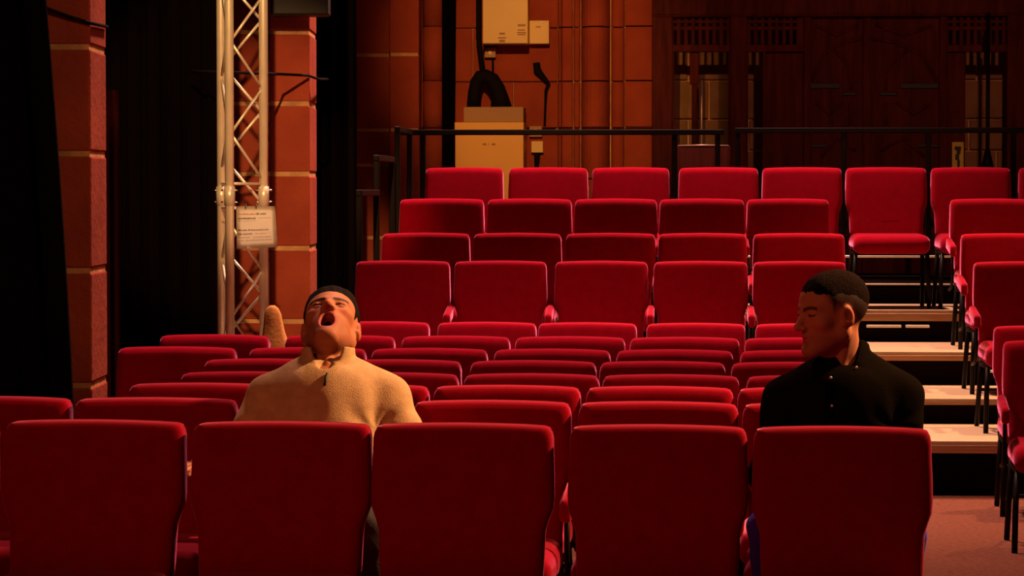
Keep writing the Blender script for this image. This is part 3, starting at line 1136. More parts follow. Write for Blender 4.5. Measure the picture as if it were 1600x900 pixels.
def cap(a, b, ra, rb=None):
    rb = ra if rb is None else rb
    a = np.array(a, np.float32)
    b = np.array(b, np.float32)
    ab = b - a
    l2 = float(ab @ ab) + 1e-12

    def fn(p):
        q = p - a
        t = np.clip((q @ ab) / l2, 0, 1)
        return np.linalg.norm(q - t[..., None] * ab, axis=-1) - (ra + (rb - ra) * t)
    rm = max(ra, rb)
    return fn, np.minimum(a, b) - rm, np.maximum(a, b) + rm


def xf(prim, R, c, s):
    """primitive given in head coordinates -> world; R columns are the head axes"""
    fn, lo, hi = prim
    R = np.array(R, np.float32)
    c = np.array(c, np.float32)
    cor = np.array([[x, y, z] for x in (lo[0], hi[0]) for y in (lo[1], hi[1]) for z in (lo[2], hi[2])])
    w_ = cor @ R.T * s + c
    return (lambda p: fn(((p - c) @ R) / s) * s), w_.min(0), w_.max(0)


CORN = np.array([[i, j, k] for i in (0, 1) for j in (0, 1) for k in (0, 1)])
EDG = [(a, b) for a in range(8) for b in range(a + 1, 8) if np.abs(CORN[a] - CORN[b]).sum() == 1]


def surface(g):
    f = g.f
    ins = f < 0
    n = np.array(f.shape)
    cnt = np.zeros(n - 1, np.uint8)
    for c in CORN:
        cnt += ins[c[0]:n[0] - 1 + c[0], c[1]:n[1] - 1 + c[1], c[2]:n[2] - 1 + c[2]]
    cells = np.argwhere((cnt > 0) & (cnt < 8))
    vid = np.full(n - 1, -1, np.int32)
    vid[tuple(cells.T)] = np.arange(len(cells))
    val = np.stack([f[tuple((cells + c).T)] for c in CORN], 1)
    acc = np.zeros((len(cells), 3))
    num = np.zeros(len(cells))
    for a, b in EDG:
        va, vb = val[:, a], val[:, b]
        m = (va < 0) != (vb < 0)
        t = va[m] / (va[m] - vb[m])
        acc[m] += CORN[a] + (CORN[b] - CORN[a]) * t[:, None]
        num[m] += 1
    verts = g.lo + g.h * (cells + acc / num[:, None])
    faces = []
    for ax in range(3):
        sl0 = [slice(None)] * 3
        sl1 = [slice(None)] * 3
        sl0[ax] = slice(0, -1)
        sl1[ax] = slice(1, None)
        A, B = ins[tuple(sl0)], ins[tuple(sl1)]
        e = np.argwhere(A != B)
        u, v = (ax + 1) % 3, (ax + 2) % 3
        ok = (e[:, u] > 0) & (e[:, v] > 0) & (e[:, u] < n[u] - 1) & (e[:, v] < n[v] - 1)
        e = e[ok]
        q = []
        for du, dv in ((-1, -1), (0, -1), (0, 0), (-1, 0)):
            c = e.copy()
            c[:, u] += du
            c[:, v] += dv
            q.append(vid[tuple(c.T)])
        q = np.stack(q, 1)
        flip = ~A[tuple(e.T)]
        q[flip] = q[flip][:, ::-1]
        faces.append(q)
    return verts, np.concatenate(faces)


def np_mesh(name, verts, faces, m, parent=None, base=(0, 0, 0), tint=None):
    me = bpy.data.meshes.new(name)
    v = np.asarray(verts, np.float32) - np.array(base, np.float32)
    me.vertices.add(len(v))
    me.vertices.foreach_set('co', v.ravel())
    nf = len(faces)
    me.loops.add(nf * 4)
    me.polygons.add(nf)
    me.loops.foreach_set('vertex_index', np.asarray(faces, np.int32).ravel())
    me.polygons.foreach_set('loop_start', np.arange(0, nf * 4, 4, dtype=np.int32))
    me.update(calc_edges=True)
    me.polygons.foreach_set('use_smooth', np.ones(nf, bool))
    if tint is not None:
        at_ = me.attributes.new('tint', 'FLOAT_COLOR', 'POINT')
        at_.data.foreach_set('color', np.concatenate([tint, np.ones((len(tint), 1))], 1).astype(np.float32).ravel())
    me.validate()
    return mesh_obj(name, me, m, parent)


def smooth_verts(v, f, it=2, lam=0.5):
    for _ in range(it):
        s_ = np.zeros_like(v)
        c_ = np.zeros(len(v))
        for k in range(4):
            for d_ in (1, 3):
                np.add.at(s_, f[:, k], v[f[:, (k + d_) % 4]])
                np.add.at(c_, f[:, k], 1)
        v = v + lam * (s_ / np.maximum(c_, 1)[:, None] - v)
    return v


def sm01(x, a, b):
    t = np.clip((x - a) / (b - a), 0, 1)
    return t * t * (3 - 2 * t)


def head_prims(mouth_open):
    """(primitive, blend, mode) list in head coordinates: x side, y towards the face, z up"""
    L = []
    A = lambda p, k: L.append((p, k, 'add'))
    B = lambda p, k: L.append((p, k, 'sub'))
    jd = 0.034 if mouth_open else 0.0
    A(ell((0, -0.014, 0.034), (0.0755, 0.096, 0.083)), 0.01)
    A(ell((0, 0.036, 0.030), (0.064, 0.052, 0.062)), 0.03)
    A(ell((0, 0.030, -0.036 - jd * 0.5), (0.059, 0.060, 0.078 + jd * 0.5)), 0.03)
    for s in (-1, 1):
        A(cap((s * 0.054, -0.004, -0.050 - jd * 0.4), (s * 0.015, 0.066, -0.098 - jd), 0.017, 0.017), 0.025)
        A(cap((s * 0.056, 0.0, -0.01), (s * 0.054, -0.004, -0.055 - jd * 0.4), 0.016, 0.016), 0.02)
        A(ell((s * 0.045, 0.056, -0.022), (0.021, 0.022, 0.017)), 0.02)
        A(cap((s * 0.046, 0.068, 0.021), (s * 0.010, 0.084, 0.017), 0.009, 0.010), 0.014)
    A(ell((0, 0.077, -0.101 - jd), (0.021, 0.015, 0.015)), 0.02)
    for s in (-1, 1):
        B(ell((s * 0.032, 0.099, 0.0), (0.018, 0.020, 0.013)), 0.012)
    # nose
    A(cap((0, 0.084, 0.010), (0, 0.108, -0.031), 0.0075, 0.0105), 0.012)
    A(ell((0, 0.109, -0.034), (0.0105, 0.0105, 0.009)), 0.008)
    for s in (-1, 1):
        A(ell((s * 0.0135, 0.097, -0.037), (0.0085, 0.010, 0.0075)), 0.007)
        B(ell((s * 0.007, 0.103, -0.0455), (0.0042, 0.006, 0.005)), 0.003)
        # eyelids
        A(ell((s * 0.032, 0.077, 0.0045), (0.0165, 0.0125, 0.0075)), 0.004)
        A(ell((s * 0.032, 0.076, -0.0075), (0.0155, 0.011, 0.005)), 0.005)
        # ears
        tilt = math.radians(12)
        R = np.array([[1, 0, 0], [0, math.cos(tilt), math.sin(tilt)], [0, -math.sin(tilt), math.cos(tilt)]], np.float32)
        A(ell((s * 0.079, -0.008, -0.006), (0.0075, 0.0195, 0.031), R), 0.006)
        B(ell((s * 0.088, -0.004, -0.003), (0.0065, 0.0105, 0.018), R), 0.004)
        A(ell((s * 0.077, 0.004, -0.028), (0.006, 0.008, 0.008)), 0.006)
    if mouth_open:
        A(ell((0, 0.073, -0.084), (0.034, 0.018, 0.046)), 0.02)
        for k in range(16):
            an, an2 = 2 * math.pi * k / 16, 2 * math.pi * (k + 1) / 16
            f_ = lambda t: (0.0225 * math.cos(t), 0.086 - 0.006 * abs(math.cos(t)) ** 2, -0.086 + 0.0365 * math.sin(t))
            A(cap(f_(an), f_(an2), 0.006), 0.005)
        B(ell((0, 0.086, -0.086), (0.0190, 0.034, 0.0325)), 0.004)
    else:
        A(cap((-0.020, 0.079, -0.0605), (0.0, 0.0895, -0.0595), 0.0052, 0.0062), 0.006)
        A(cap((0.020, 0.079, -0.0605), (0.0, 0.0895, -0.0595), 0.0052, 0.0062), 0.006)
        A(cap((-0.017, 0.079, -0.0715), (0.017, 0.079, -0.0715), 0.0058), 0.006)
        A(ell((0, 0.0835, -0.0718), (0.013, 0.007, 0.006)), 0.006)
        B(cap((-0.022, 0.088, -0.0657), (0.022, 0.088, -0.0657), 0.0018), 0.003)
        B(ell((0, 0.094, -0.084), (0.018, 0.009, 0.006)), 0.008)
    return L


def hand_prims(wrist, d, n, side, curl=0.5, sc=1.0):
    """palm, four unequal fingers and a thumb; d along the hand, n out of the back of the hand, side = +1/-1 thumb side"""
    d = Vector(d).normalized()
    n = Vector(n)
    n = (n - d * n.dot(d)).normalized()
    u = d.cross(n) * side                       # towards the thumb
    w_ = Vector(wrist)
    out = []
    out.append((cap(w_, w_ + d * 0.05 * sc, 0.024 * sc, 0.026 * sc), 0.012))
    for i, (off, ln) in enumerate(((0.031, 0.072), (0.010, 0.080), (-0.011, 0.074), (-0.031, 0.058))):
        k0 = w_ + d * 0.028 * sc + u * off * 0.8 * sc
        k1 = w_ + d * (0.090 - 0.005 * abs(i - 1)) * sc + u * off * sc
        out.append((cap(k0, k1, 0.014 * sc, 0.0115 * sc), 0.008))
        dirv = d.copy()
        p = k1
        for jn, fr in enumerate((0.45, 0.32, 0.23)):
            dirv = (dirv - n * (curl * (0.55 + 0.25 * jn))).normalized()
            q = p + dirv * ln * fr * sc
            out.append((cap(p, q, (0.0098 - 0.0012 * jn) * sc, (0.0088 - 0.0012 * jn) * sc), 0.004))
            p = q
    t0 = w_ + d * 0.022 * sc + u * 0.022 * sc
    t1 = t0 + (d * 0.6 + u * 0.75 - n * 0.15).normalized() * 0.042 * sc
    t2 = t1 + (d * 0.9 + u * 0.35 - n * 0.3).normalized() * 0.032 * sc
    t3 = t2 + (d * 0.95 + u * 0.05 - n * 0.4).normalized() * 0.026 * sc
    out += [(cap(t0, t1, 0.015 * sc, 0.0125 * sc), 0.008), (cap(t1, t2, 0.0115 * sc, 0.0105 * sc), 0.004), (cap(t2, t3, 0.0105 * sc, 0.008 * sc), 0.004)]
    return out


def head_frame(face, up, roll=0.0):
    f = Vector(face).normalized()
    u = Vector(up)
    u = (u - f * u.dot(f)).normalized()
    x = f.cross(u)
    if roll:
        q = Matrix.Rotation(roll, 3, f)
        u = q @ u
        x = q @ x
    return np.array([[x[i], f[i], u[i]] for i in range(3)], np.float32)


def build_person(P):
    base = P['base']
    R = head_frame(P['face'], P['up'], P.get('roll', 0))
    hc, hs = np.array(P['head'], np.float32), P['hscale']
    prims = [(xf(p, R, hc, hs), k * hs, m) for p, k, m in head_prims(P['open'])]
    J = P['J']
    # ------- body: one continuous skin
    g = Grid((-0.52, -0.56, -0.01), (0.42, 0.42, 1.36), 0.0035)
    T = []
    for c, r in P['torso']:
        T.append((ell(c, r), 0.05))
    for s in ('l', 'r'):
        T.append((cap(J['neck_' + s], J['sh_' + s], 0.034, 0.050), 0.04))
    arms, legs = [], []
    for s in ('l', 'r'):
        arms.append((cap(J['sh_' + s], J['el_' + s], 0.052, 0.040), 0.03))
        arms.append((cap(J['el_' + s], J['wr_' + s], 0.040, 0.025), 0.02))
        legs.append((cap(J['hip_' + s], J['kn_' + s], 0.080, 0.056), 0.03))
        legs.append((cap(J['kn_' + s], J['an_' + s], 0.056, 0.036), 0.03))
    for p, k in T + arms + legs:
        g.add(p, k)
    for s, sd in (('l', P['thumb_l']), ('r', P['thumb_r'])):
        for p, k in hand_prims(J['wr_' + s], J['hd_' + s], P.get('hn_' + s, (0, 0, 1)), sd, P.get('curl', 0.35)):
            g.add(p, k)
        a = Vector(J['an_' + s])
        g.add(cap(a, a + Vector((0, -0.02, -0.045)), 0.034, 0.034), 0.02)
        g.add(cap(a + Vector((0, 0.01, -0.05)), a + Vector((0, -0.13, -0.055)), 0.03, 0.026), 0.02)
    hg = Grid((-0.2, -0.2, -0.2), (0.2, 0.2, 0.2), 0.01)
    # head into its own field first, so that its cuts do not eat the neck
    gg = Grid(g.lo, g.lo, g.h)
    gg.n, gg.f = g.n, np.full(g.n, 1.0, np.float32)
    for p, k, m in prims:
        gg.apply(p, k, m)
    for a, b, ra, rb in P['neck']:
        g.add(cap(a, b, ra, rb), 0.02)
    k = 0.022
    h = np.clip(0.5 + 0.5 * (g.f - gg.f) / k, 0, 1)
    near = (g.f < 0.1) & (gg.f < 0.1)
    g.f = np.where(near, g.f * (1 - h) + gg.f * h - k * h * (1 - h), np.minimum(g.f, gg.f))
    if P['open']:
        fn, lo, hi = xf(ell((0, 0.084, -0.086), (0.0180, 0.036, 0.0315)), R, hc, hs)
        g.sub((fn, lo, hi), 0.003)
    for a, b, r in P.get('tendons', []):
        g.add(cap(a, b, r), 0.012)
    v, f = surface(g)
    v = smooth_verts(v, f, 1, 0.4)
    q = ((v - hc) @ R) / hs
    # ------- natural skin colouring, in head coordinates
    skin = np.array(P['skin'])
    tint = np.tile(skin, (len(v), 1))
    tint *= (1 + 0.05 * np.sin(v[:, :1] * 90) * np.sin(v[:, 1:2] * 70 + v[:, 2:3] * 80))

    def mix(col, a):
        nonlocal tint
        a = np.clip(a, 0, 1)[:, None]
        tint = tint * (1 - a) + np.array(col) * a
    onhead = (np.abs(q) < 0.16).all(1)
    red = skin * np.array([1.05, 0.72, 0.70])
    for s in (-1, 1):
        mix(red, 0.6 * np.exp(-(((q[:, 0] - s * 0.042) / 0.022) ** 2 + ((q[:, 2] + 0.03) / 0.02) ** 2)) * (q[:, 1] > 0.03) * onhead)
    mix(red, 0.6 * np.exp(-((q[:, 0] / 0.014) ** 2 + ((q[:, 2] + 0.034) / 0.014) ** 2)) * (q[:, 1] > 0.08) * onhead)
    mix(red, 0.6 * (np.abs(q[:, 0]) > 0.076) * (np.abs(q[:, 2]) < 0.05) * onhead)
    # stubble
    stub = sm01(-q[:, 2], 0.045, 0.07) * sm01(q[:, 1], -0.01, 0.03) * (q[:, 2] > -0.135) * onhead
    mix(skin * P['stubble'], 0.6 * stub)
    # brows
    for s in (-1, 1):
        xx = np.abs(q[:, 0] - s * 0.033)
        bz = 0.0205 - 10 * (q[:, 0] - s * 0.038) ** 2
        mix(P['hair'], 0.9 * sm01(-np.abs(q[:, 2] - bz), -0.0065, -0.003) * (xx < 0.022) * (q[:, 1] > 0.045) * onhead)
        mix(P['hair'], 0.85 * sm01(-np.abs(q[:, 2] + 0.0015), -0.0035, -0.0015) * (np.abs(q[:, 0] - s * 0.032) < 0.0145) * (q[:, 1] > 0.06) * onhead)
    # lips and mouth
    lip = np.array([0.36, 0.09, 0.07]) * P.get('lipf', 1.0)
    if P['open']:
        rr = np.sqrt((q[:, 0] / 0.0225) ** 2 + ((q[:, 2] + 0.086) / 0.0365) ** 2)
        mix(lip, sm01(-np.abs(rr - 1.02), -0.32, -0.16) * (q[:, 1] > 0.06) * onhead)
        mix((0.24, 0.04, 0.035), ((rr < 0.85) & (q[:, 1] > 0.03) & (q[:, 1] < 0.082) & onhead).astype(float))
    else:
        e_ = np.sqrt((q[:, 0] / 0.025) ** 2 + ((q[:, 2] + 0.066) / 0.0125) ** 2)
        mix(lip, sm01(-e_, -1.05, -0.8) * (q[:, 1] > 0.07) * onhead)
    # cropped hair grown out of the scalp
    hz = np.interp(q[:, 1], P['fade_y'], P['fade_z'])
    fd = sm01(q[:, 2] - hz, 0.0, P['fade_w']) * onhead * (q[:, 2] > -0.09) * (np.abs(q[:, 0]) < 0.0795)
    mix(P['hair'], fd * 0.96)
    body = np_mesh('person', v, f, M_SKIN, None, (0, 0, 0), tint)
    body.location = base
    tag(body, P['label'], 'person')

    # ------- hair shell (head coordinates, then placed)
    hh = Grid((-0.10, -0.14, -0.10), (0.10, 0.12, 0.15), 0.0026)
    core = head_prims(False)
    for p, k, m in core[:3]:
        hh.apply(p, k, m)
    _, pp = hh.block(hh.lo, hh.lo + hh.h * (hh.n - 1))
    pp = pp[:hh.n[0], :hh.n[1], :hh.n[2]]
    hz = np.interp(pp[..., 1], P['cap_y'], P['cap_z'])
    hz = hz + P.get('ragged', 0.004) * (np.sin(pp[..., 0] * 260 + 3 * np.sin(pp[..., 1] * 150)) + np.sin(pp[..., 0] * 95 + pp[..., 1] * 120 + 1.3)) * 0.6
    wob = 0.0008 * np.sin(pp[..., 0] * 210) * np.sin(pp[..., 1] * 190 + 1)
    over = pp[..., 2] - hz
    th = np.clip(over * P.get('slope', 0.45), -0.02, 1)
    tmax = P['hair_t'] * (0.35 + 0.65 * sm01(pp[..., 2], 0.03, 0.10)) * (1 + P.get('quiff', 0) * sm01(pp[..., 1], 0.0, 0.08) * sm01(pp[..., 2], 0.05, 0.09))
    th = np.minimum(th, tmax + wob * (over > 0.01))
    hh.f = np.maximum(hh.f - th, -0.03 - hh.f)
    hv, hf = surface(hh)
    hv = smooth_verts(hv, hf, 2, 0.5)
    hv = (hv * hs) @ R.T + hc
    np_mesh('hair', hv, hf, P['m_hair'], body)

    # ------- eyes
    for s in (-1, 1):
        c = np.array([s * 0.032, 0.0735, -0.001]) * hs @ R.T + hc
        bm = bmesh.new()
        bmesh.ops.create_uvsphere(bm, u_segments=16, v_segments=10, radius=0.0123 * hs, matrix=Matrix.Translation(Vector(c)))
        eye = from_bm(bm, 'eye', M_EYE, body, True)
        c2 = np.array([s * 0.032, 0.0835, -0.001]) * hs @ R.T + hc
        bm = bmesh.new()
        bmesh.ops.create_uvsphere(bm, u_segments=12, v_segments=8, radius=0.0048 * hs, matrix=Matrix.Translation(Vector(c2)))
        from_bm(bm, 'iris', M_IRIS, eye, True)

    # ------- top garment
    gm = Grid((-0.48, -0.40, 0.46), (0.40, 0.36, 1.12), 0.0045)
    inf = P['inflate']
    for c, r in P['torso']:
        gm.add(ell(c, tuple(x + inf for x in r)), 0.05)
    for s in ('l', 'r'):
        gm.add(cap(J['neck_' + s], J['sh_' + s], 0.036 + inf * 0.8, 0.052 + inf), 0.045)
        gm.add(cap(J['sh_' + s], J['el_' + s], 0.052 + inf, 0.048 + inf), 0.05)
        w2 = Vector(J['el_' + s]).lerp(Vector(J['wr_' + s]), 0.96)
        gm.add(cap(J['el_' + s], w2, 0.047 + inf, 0.029 + inf), 0.02)
    _, pp = gm.block(gm.lo, gm.lo + gm.h * (gm.n - 1))
    pp = pp[:gm.n[0], :gm.n[1], :gm.n[2]]
    # cloth creases: soft folds fanning from the armpits and round the elbows
    x_, y_, z_ = pp[..., 0], pp[..., 1], pp[..., 2]
    fold = np.zeros_like(x_)
    for sx, sh in ((-1, J['sh_l']), (1, J['sh_r'])):
        dx, dz = x_ - sh[0] * 0.86, z_ - (sh[2] - 0.09)
        rad = np.sqrt(dx * dx + dz * dz)
        an = np.arctan2(dz, dx * sx)
        fold += np.exp(-(rad / 0.16) ** 2) * np.sin(an * 7 + rad * 26 + sx) * np.clip(rad / 0.05, 0, 1)
        e_ = J['el_l'] if sx < 0 else J['el_r']
        re = np.sqrt((x_ - e_[0]) ** 2 + (y_ - e_[1]) ** 2 + (z_ - e_[2]) ** 2)
        fold += 0.7 * np.exp(-(re / 0.12) ** 2) * np.sin(z_ * 150 + x_ * 60 * sx)
    fold += 0.35 * np.sin(x_ * 26 + z_ * 38 + 1.2) * np.sin(z_ * 30 - x_ * 12)
    gm.f += (P['crease'] * fold * (gm.f < 0.1)).astype(np.float32)
    # neck opening
    for a, b, ra, rb in P['opening']:
        gm.sub(cap(a, b, ra, rb), 0.006)
    # collar: open ring round the neck
    cc = P['collar']
    c0, ax_ = np.array(cc['c'], np.float32), np.array(Vector(cc['axis']).normalized(), np.float32)
    fr = np.array((0, -1, 0), np.float32)
    fr = fr - ax_ * (fr @ ax_)
    fr /= np.linalg.norm(fr)
    sd = np.cross(fr, ax_)
    q = pp - c0
    hgt = q @ ax_
    ff, ss = q @ fr, q @ sd
    rad = np.sqrt((ff / cc['ry']) ** 2 + (ss / cc['rx']) ** 2)
    t = np.clip(hgt / cc['h'], -0.5, 1.2)
    want = 1.0 + cc['flare'] * t
    shell = np.abs(rad - want) * min(cc['rx'], cc['ry']) - cc['t']
    shell = np.maximum(shell, np.abs(hgt - cc['h'] / 2) - cc['h'] / 2)
    an = np.abs(np.arctan2(ss, ff))
    gap = cc['gap0'] + (cc['gap1'] - cc['gap0']) * np.clip(t, 0, 1)
    shell = np.maximum(shell, (gap - an) * 0.06)
    k = 0.008
    h = np.clip(0.5 + 0.5 * (gm.f - shell) / k, 0, 1)
    gm.f = (gm.f * (1 - h) + shell * h - k * h * (1 - h)).astype(np.float32)
    # hem
    gm.f = np.maximum(gm.f, (P['hem'] - z_)).astype(np.float32)
    v, f = surface(gm)
    v = smooth_verts(v, f, 2, 0.5)
    top = np_mesh(P['top_name'], v, f, P['m_top'], body)

    # ------- trousers and shoes
    gt = Grid((-0.42, -0.56, 0.03), (0.42, 0.22, 0.72), 0.006)
    gt.add(ell(P['torso'][0][0], tuple(x + 0.008 for x in P['torso'][0][1])), 0.03)
    for s in ('l', 'r'):
        gt.add(cap(J['hip_' + s], J['kn_' + s], 0.092, 0.068), 0.03)
        gt.add(cap(J['kn_' + s], J['an_' + s], 0.068, 0.056), 0.03)
    _, pp = gt.block(gt.lo, gt.lo + gt.h * (gt.n - 1))
    gt.f += (0.003 * np.sin(pp[..., 0] * 60 + pp[..., 2] * 70) * np.sin(pp[..., 1] * 40) * (gt.f < 0.1)).astype(np.float32)
    gt.f = np.maximum(gt.f, 0.06 - pp[..., 2]).astype(np.float32)
    v, f = surface(gt)
    np_mesh('trousers', smooth_verts(v, f, 1), f, P['m_leg'], body)
    for s in ('l', 'r'):
        a = Vector(J['an_' + s])
        gs = Grid((a.x - 0.08, a.y - 0.25, -0.002), (a.x + 0.08, a.y + 0.12, 0.16), 0.006)
        gs.add(cap((a.x, a.y + 0.02, 0.045), (a.x, a.y - 0.14, 0.036), 0.042, 0.036), 0.02)
        gs.add(cap((a.x, a.y, 0.05), (a.x, a.y, 0.11), 0.042, 0.046), 0.02)
        gs.add(cap((a.x, a.y - 0.02, 0.05), (a.x, a.y - 0.08, 0.045), 0.042, 0.042), 0.02)
        _, pp = gs.block(gs.lo, gs.lo + gs.h * (gs.n - 1))
        gs.f = np.maximum(gs.f, 0.003 - pp[..., 2]).astype(np.float32)
        v, f = surface(gs)
        np_mesh('shoe', smooth_verts(v, f, 1), f, M_SHOE, body)
    return body, top


# --- man in the tan jumper, head thrown back (coordinates relative to his seat)
BL = (-0.568, 8.52, 0.0)


def rel(px, py, d, B):
    p = at(px, py, d)
    return (p.x - B[0], p.y - B[1], p.z)


th = math.radians(58)
left_head = rel(517, 514, 8.77, BL)
man1 = dict(
    base=BL, label='man in a tan zip-neck jumper, head thrown back and mouth wide open', open=True,
    face=(-0.03, -math.cos(th), math.sin(th)), up=(0.04, math.sin(th), math.cos(th)), roll=math.radians(2),
    head=left_head, hscale=1.10, skin=(0.42, 0.165, 0.085), stubble=(0.62, 0.60, 0.62), hair=(0.015, 0.008, 0.006),
    J=dict(neck_l=(-0.055, 0.150, 0.985), neck_r=(0.055, 0.150, 0.985), sh_l=(-0.178, 0.13, 0.893), sh_r=(0.180, 0.13, 0.896),
           el_l=(-0.285, 0.03, 0.70), el_r=(0.29, 0.03, 0.70), wr_l=(-0.345, -0.10, 0.715), wr_r=(0.17, -0.15, 0.675),
           hd_l=(-0.5, -0.8, -0.05), hd_r=(-0.5, -0.85, -0.12), hip_l=(-0.09, 0.0, 0.55), hip_r=(0.09, 0.0, 0.55),
           kn_l=(-0.15, -0.41, 0.545), kn_r=(0.15, -0.42, 0.545), an_l=(-0.14, -0.36, 0.10), an_r=(0.14, -0.36, 0.10)),
    thumb_l=1, thumb_r=-1, curl=0.22,
    torso=[((0, -0.01, 0.575), (0.165, 0.125, 0.115)), ((0, 0.045, 0.72), (0.150, 0.115, 0.15)), ((0, 0.095, 0.85), (0.170, 0.118, 0.135)),
           ((0, 0.115, 0.915), (0.150, 0.095, 0.085))],
    neck=[((0, 0.165, 0.93), (left_head[0], left_head[1] - 0.012, left_head[2] - 0.03), 0.062, 0.056),
          ((0, 0.135, 0.95), (left_head[0] - 0.002, left_head[1] - 0.05, left_head[2] - 0.035), 0.05, 0.047)],
    tendons=[((0.030, 0.085, 0.985), (0.026, left_head[1] - 0.075, 1.05), 0.010), ((-0.02, 0.085, 0.985), (-0.02, left_head[1] - 0.075, 1.05), 0.009),
             ((0.003, 0.083, 1.0), (0.004, left_head[1] - 0.085, 1.04), 0.014)],
    fade_y=[-0.12, -0.06, -0.035, -0.02, 0.022, 0.03, 0.045, 0.065, 0.09], fade_z=[-0.07, -0.06, -0.02, 0.025, 0.025, -0.005, 0.03, 0.052, 0.062], fade_w=0.006,
    cap_y=[-0.12, -0.06, -0.035, -0.02, 0.022, 0.030, 0.045, 0.065, 0.09], cap_z=[-0.07, -0.06, -0.02, 0.028, 0.028, 0.0, 0.034, 0.055, 0.066],
    hair_t=0.012, quiff=0.5, m_hair=M_HAIR, inflate=0.013, crease=0.0034, m_top=M_KNIT, top_name='jumper', m_leg=M_TROUSER, hem=0.50,
    opening=[((0, 0.15, 0.96), (0, 0.17, 1.10), 0.062, 0.072), ((-0.003, 0.045, 0.985), (-0.003, 0.062, 1.07), 0.012, 0.070)],
    collar=dict(c=(0, 0.145, 0.972), axis=(0, 0.12, 1), rx=0.078, ry=0.082, h=0.078, flare=-0.02, t=0.0065, gap0=0.30, gap1=0.70),
)
b1, t1_ = build_person(man1)


def on_cloth(top, B, px, py, lift=0.003):
    """nearest cloth point in front, under a pixel"""
    n = len(top.data.vertices)
    co = np.zeros(n * 3, np.float32)
    top.data.vertices.foreach_get('co', co)
    co = co.reshape(-1, 3) + np.array(B, np.float32)
    d = np.array(at(px, py, 8.5)) - np.array((0, 0, HC))
    d /= np.linalg.norm(d)
    q = co - np.array((0, 0, HC), np.float32)
    t = q @ d
    off = np.linalg.norm(q - t[:, None] * d, axis=1)
    c = np.where(off < 0.007)[0]
    k = c[np.argmin(t[c])]
    return Vector(d * (t[k] - lift)) + Vector((0, 0, HC)) - Vector(B)


zp = [on_cloth(t1_, BL, x, y, 0.0) for x, y in ((511, 583), (509, 591), (507, 602))]
tube('zip', zp, 0.0042, M_IRON, t1_, 6)

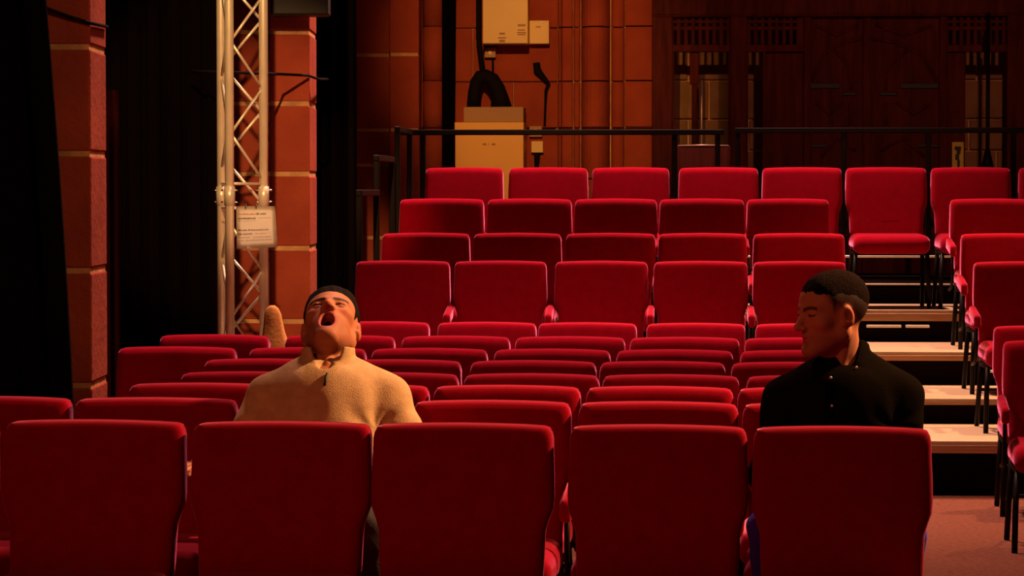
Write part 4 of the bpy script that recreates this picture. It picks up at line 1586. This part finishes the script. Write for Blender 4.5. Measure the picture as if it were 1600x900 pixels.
# --- man in the dark shirt, face turned to his right
BR = (1.013, 8.40, 0.0)
rh = rel(1300, 490, 8.42, BR)
tr_ = math.radians(68)
man2 = dict(
    base=BR, label='man in a dark green shirt, upright, face turned in profile towards the jumper man', open=False,
    face=(-math.sin(tr_), -math.cos(tr_), -0.03), up=(0.0, 0.02, 1), roll=0.0,
    head=rh, hscale=1.07, skin=(0.40, 0.155, 0.085), stubble=(0.60, 0.56, 0.56), hair=(0.014, 0.005, 0.003),
    J=dict(neck_l=(-0.065, 0.05, 1.0), neck_r=(0.045, 0.055, 1.015), sh_l=(-0.188, 0.05, 0.902), sh_r=(0.156, 0.05, 0.914),
           el_l=(-0.245, 0.0, 0.68), el_r=(0.172, 0.0, 0.68), wr_l=(-0.18, -0.19, 0.675), wr_r=(0.09, -0.19, 0.672),
           hd_l=(0.25, -0.95, -0.15), hd_r=(-0.2, -0.95, -0.15), hip_l=(-0.09, 0.0, 0.55), hip_r=(0.09, 0.0, 0.55),
           kn_l=(-0.265, -0.37, 0.565), kn_r=(0.1, -0.38, 0.55), an_l=(-0.25, -0.32, 0.10), an_r=(0.1, -0.33, 0.10)),
    thumb_l=1, thumb_r=-1, curl=0.3,
    torso=[((0, 0.0, 0.575), (0.165, 0.125, 0.115)), ((-0.005, 0.02, 0.72), (0.150, 0.115, 0.15)), ((-0.012, 0.035, 0.86), (0.168, 0.115, 0.135)),
           ((-0.012, 0.04, 0.93), (0.150, 0.092, 0.085))],
    neck=[((-0.014, 0.06, 0.95), (rh[0] + 0.022, rh[1] + 0.018, rh[2] - 0.05), 0.060, 0.058)],
    tendons=[((-0.03, -0.005, 1.0), (rh[0] + 0.045, rh[1] - 0.02, rh[2] - 0.06), 0.012)],
    fade_y=[-0.12, -0.075, -0.045, -0.02, 0.022, 0.03, 0.040, 0.060, 0.09], fade_z=[-0.065, -0.06, -0.035, -0.005, 0.0, -0.02, 0.015, 0.050, 0.060], fade_w=0.055,
    slope=0.10, cap_y=[-0.12, -0.075, -0.045, -0.02, 0.022, 0.035, 0.048, 0.065, 0.09], cap_z=[0.02, 0.03, 0.045, 0.055, 0.055, 0.055, 0.056, 0.060, 0.066],
    hair_t=0.008, quiff=0.35, m_hair=M_HAIR2, inflate=0.010, crease=0.0024, m_top=M_SHIRT, top_name='shirt', m_leg=M_JEANS, hem=0.50,
    opening=[((-0.014, 0.05, 0.97), (-0.014, 0.05, 1.12), 0.062, 0.066), ((-0.02, -0.075, 0.985), (-0.02, -0.07, 1.07), 0.010, 0.05)],
    collar=dict(c=(-0.010, 0.056, 0.985), axis=(-0.02, 0.42, 1), rx=0.080, ry=0.082, h=0.086, flare=-0.10, t=0.007, gap0=0.25, gap1=0.62),
)
b2, t2_ = build_person(man2)

def button(px, py):
    p = on_cloth(t2_, BR, px, py, 0.001)
    bm = bmesh.new()
    bmesh.ops.create_uvsphere(bm, u_segments=12, v_segments=6, radius=0.0042, matrix=Matrix.Translation(p) @ Matrix.Diagonal((1, 0.45, 1, 1)))
    from_bm(bm, 'button', M_BUTTON, t2_, True)


for x, y in ((1338, 574), (1298, 590), (1300, 634)):
    button(x, y)
# button placket down the shirt front
pl_ = [on_cloth(t2_, BR, 1299, y, 0.0) for y in (598, 612, 626, 640, 654)]
bm = bmesh.new()
for k, p in enumerate(pl_):
    pass
rows_ = [[bm.verts.new(p + Vector((dx, -0.0008 - 0.0008 * (abs(dx) < 0.01), 0))) for dx in (-0.016, -0.0155, 0.0, 0.0155, 0.016)] for p in pl_]
for a, b in zip(rows_, rows_[1:]):
    for k in range(4):
        bm.faces.new((a[k], a[k + 1], b[k + 1], b[k]))
bmesh.ops.solidify(bm, geom=list(bm.faces), thickness=0.002)
from_bm(bm, 'placket', M_SHIRT, t2_, True)
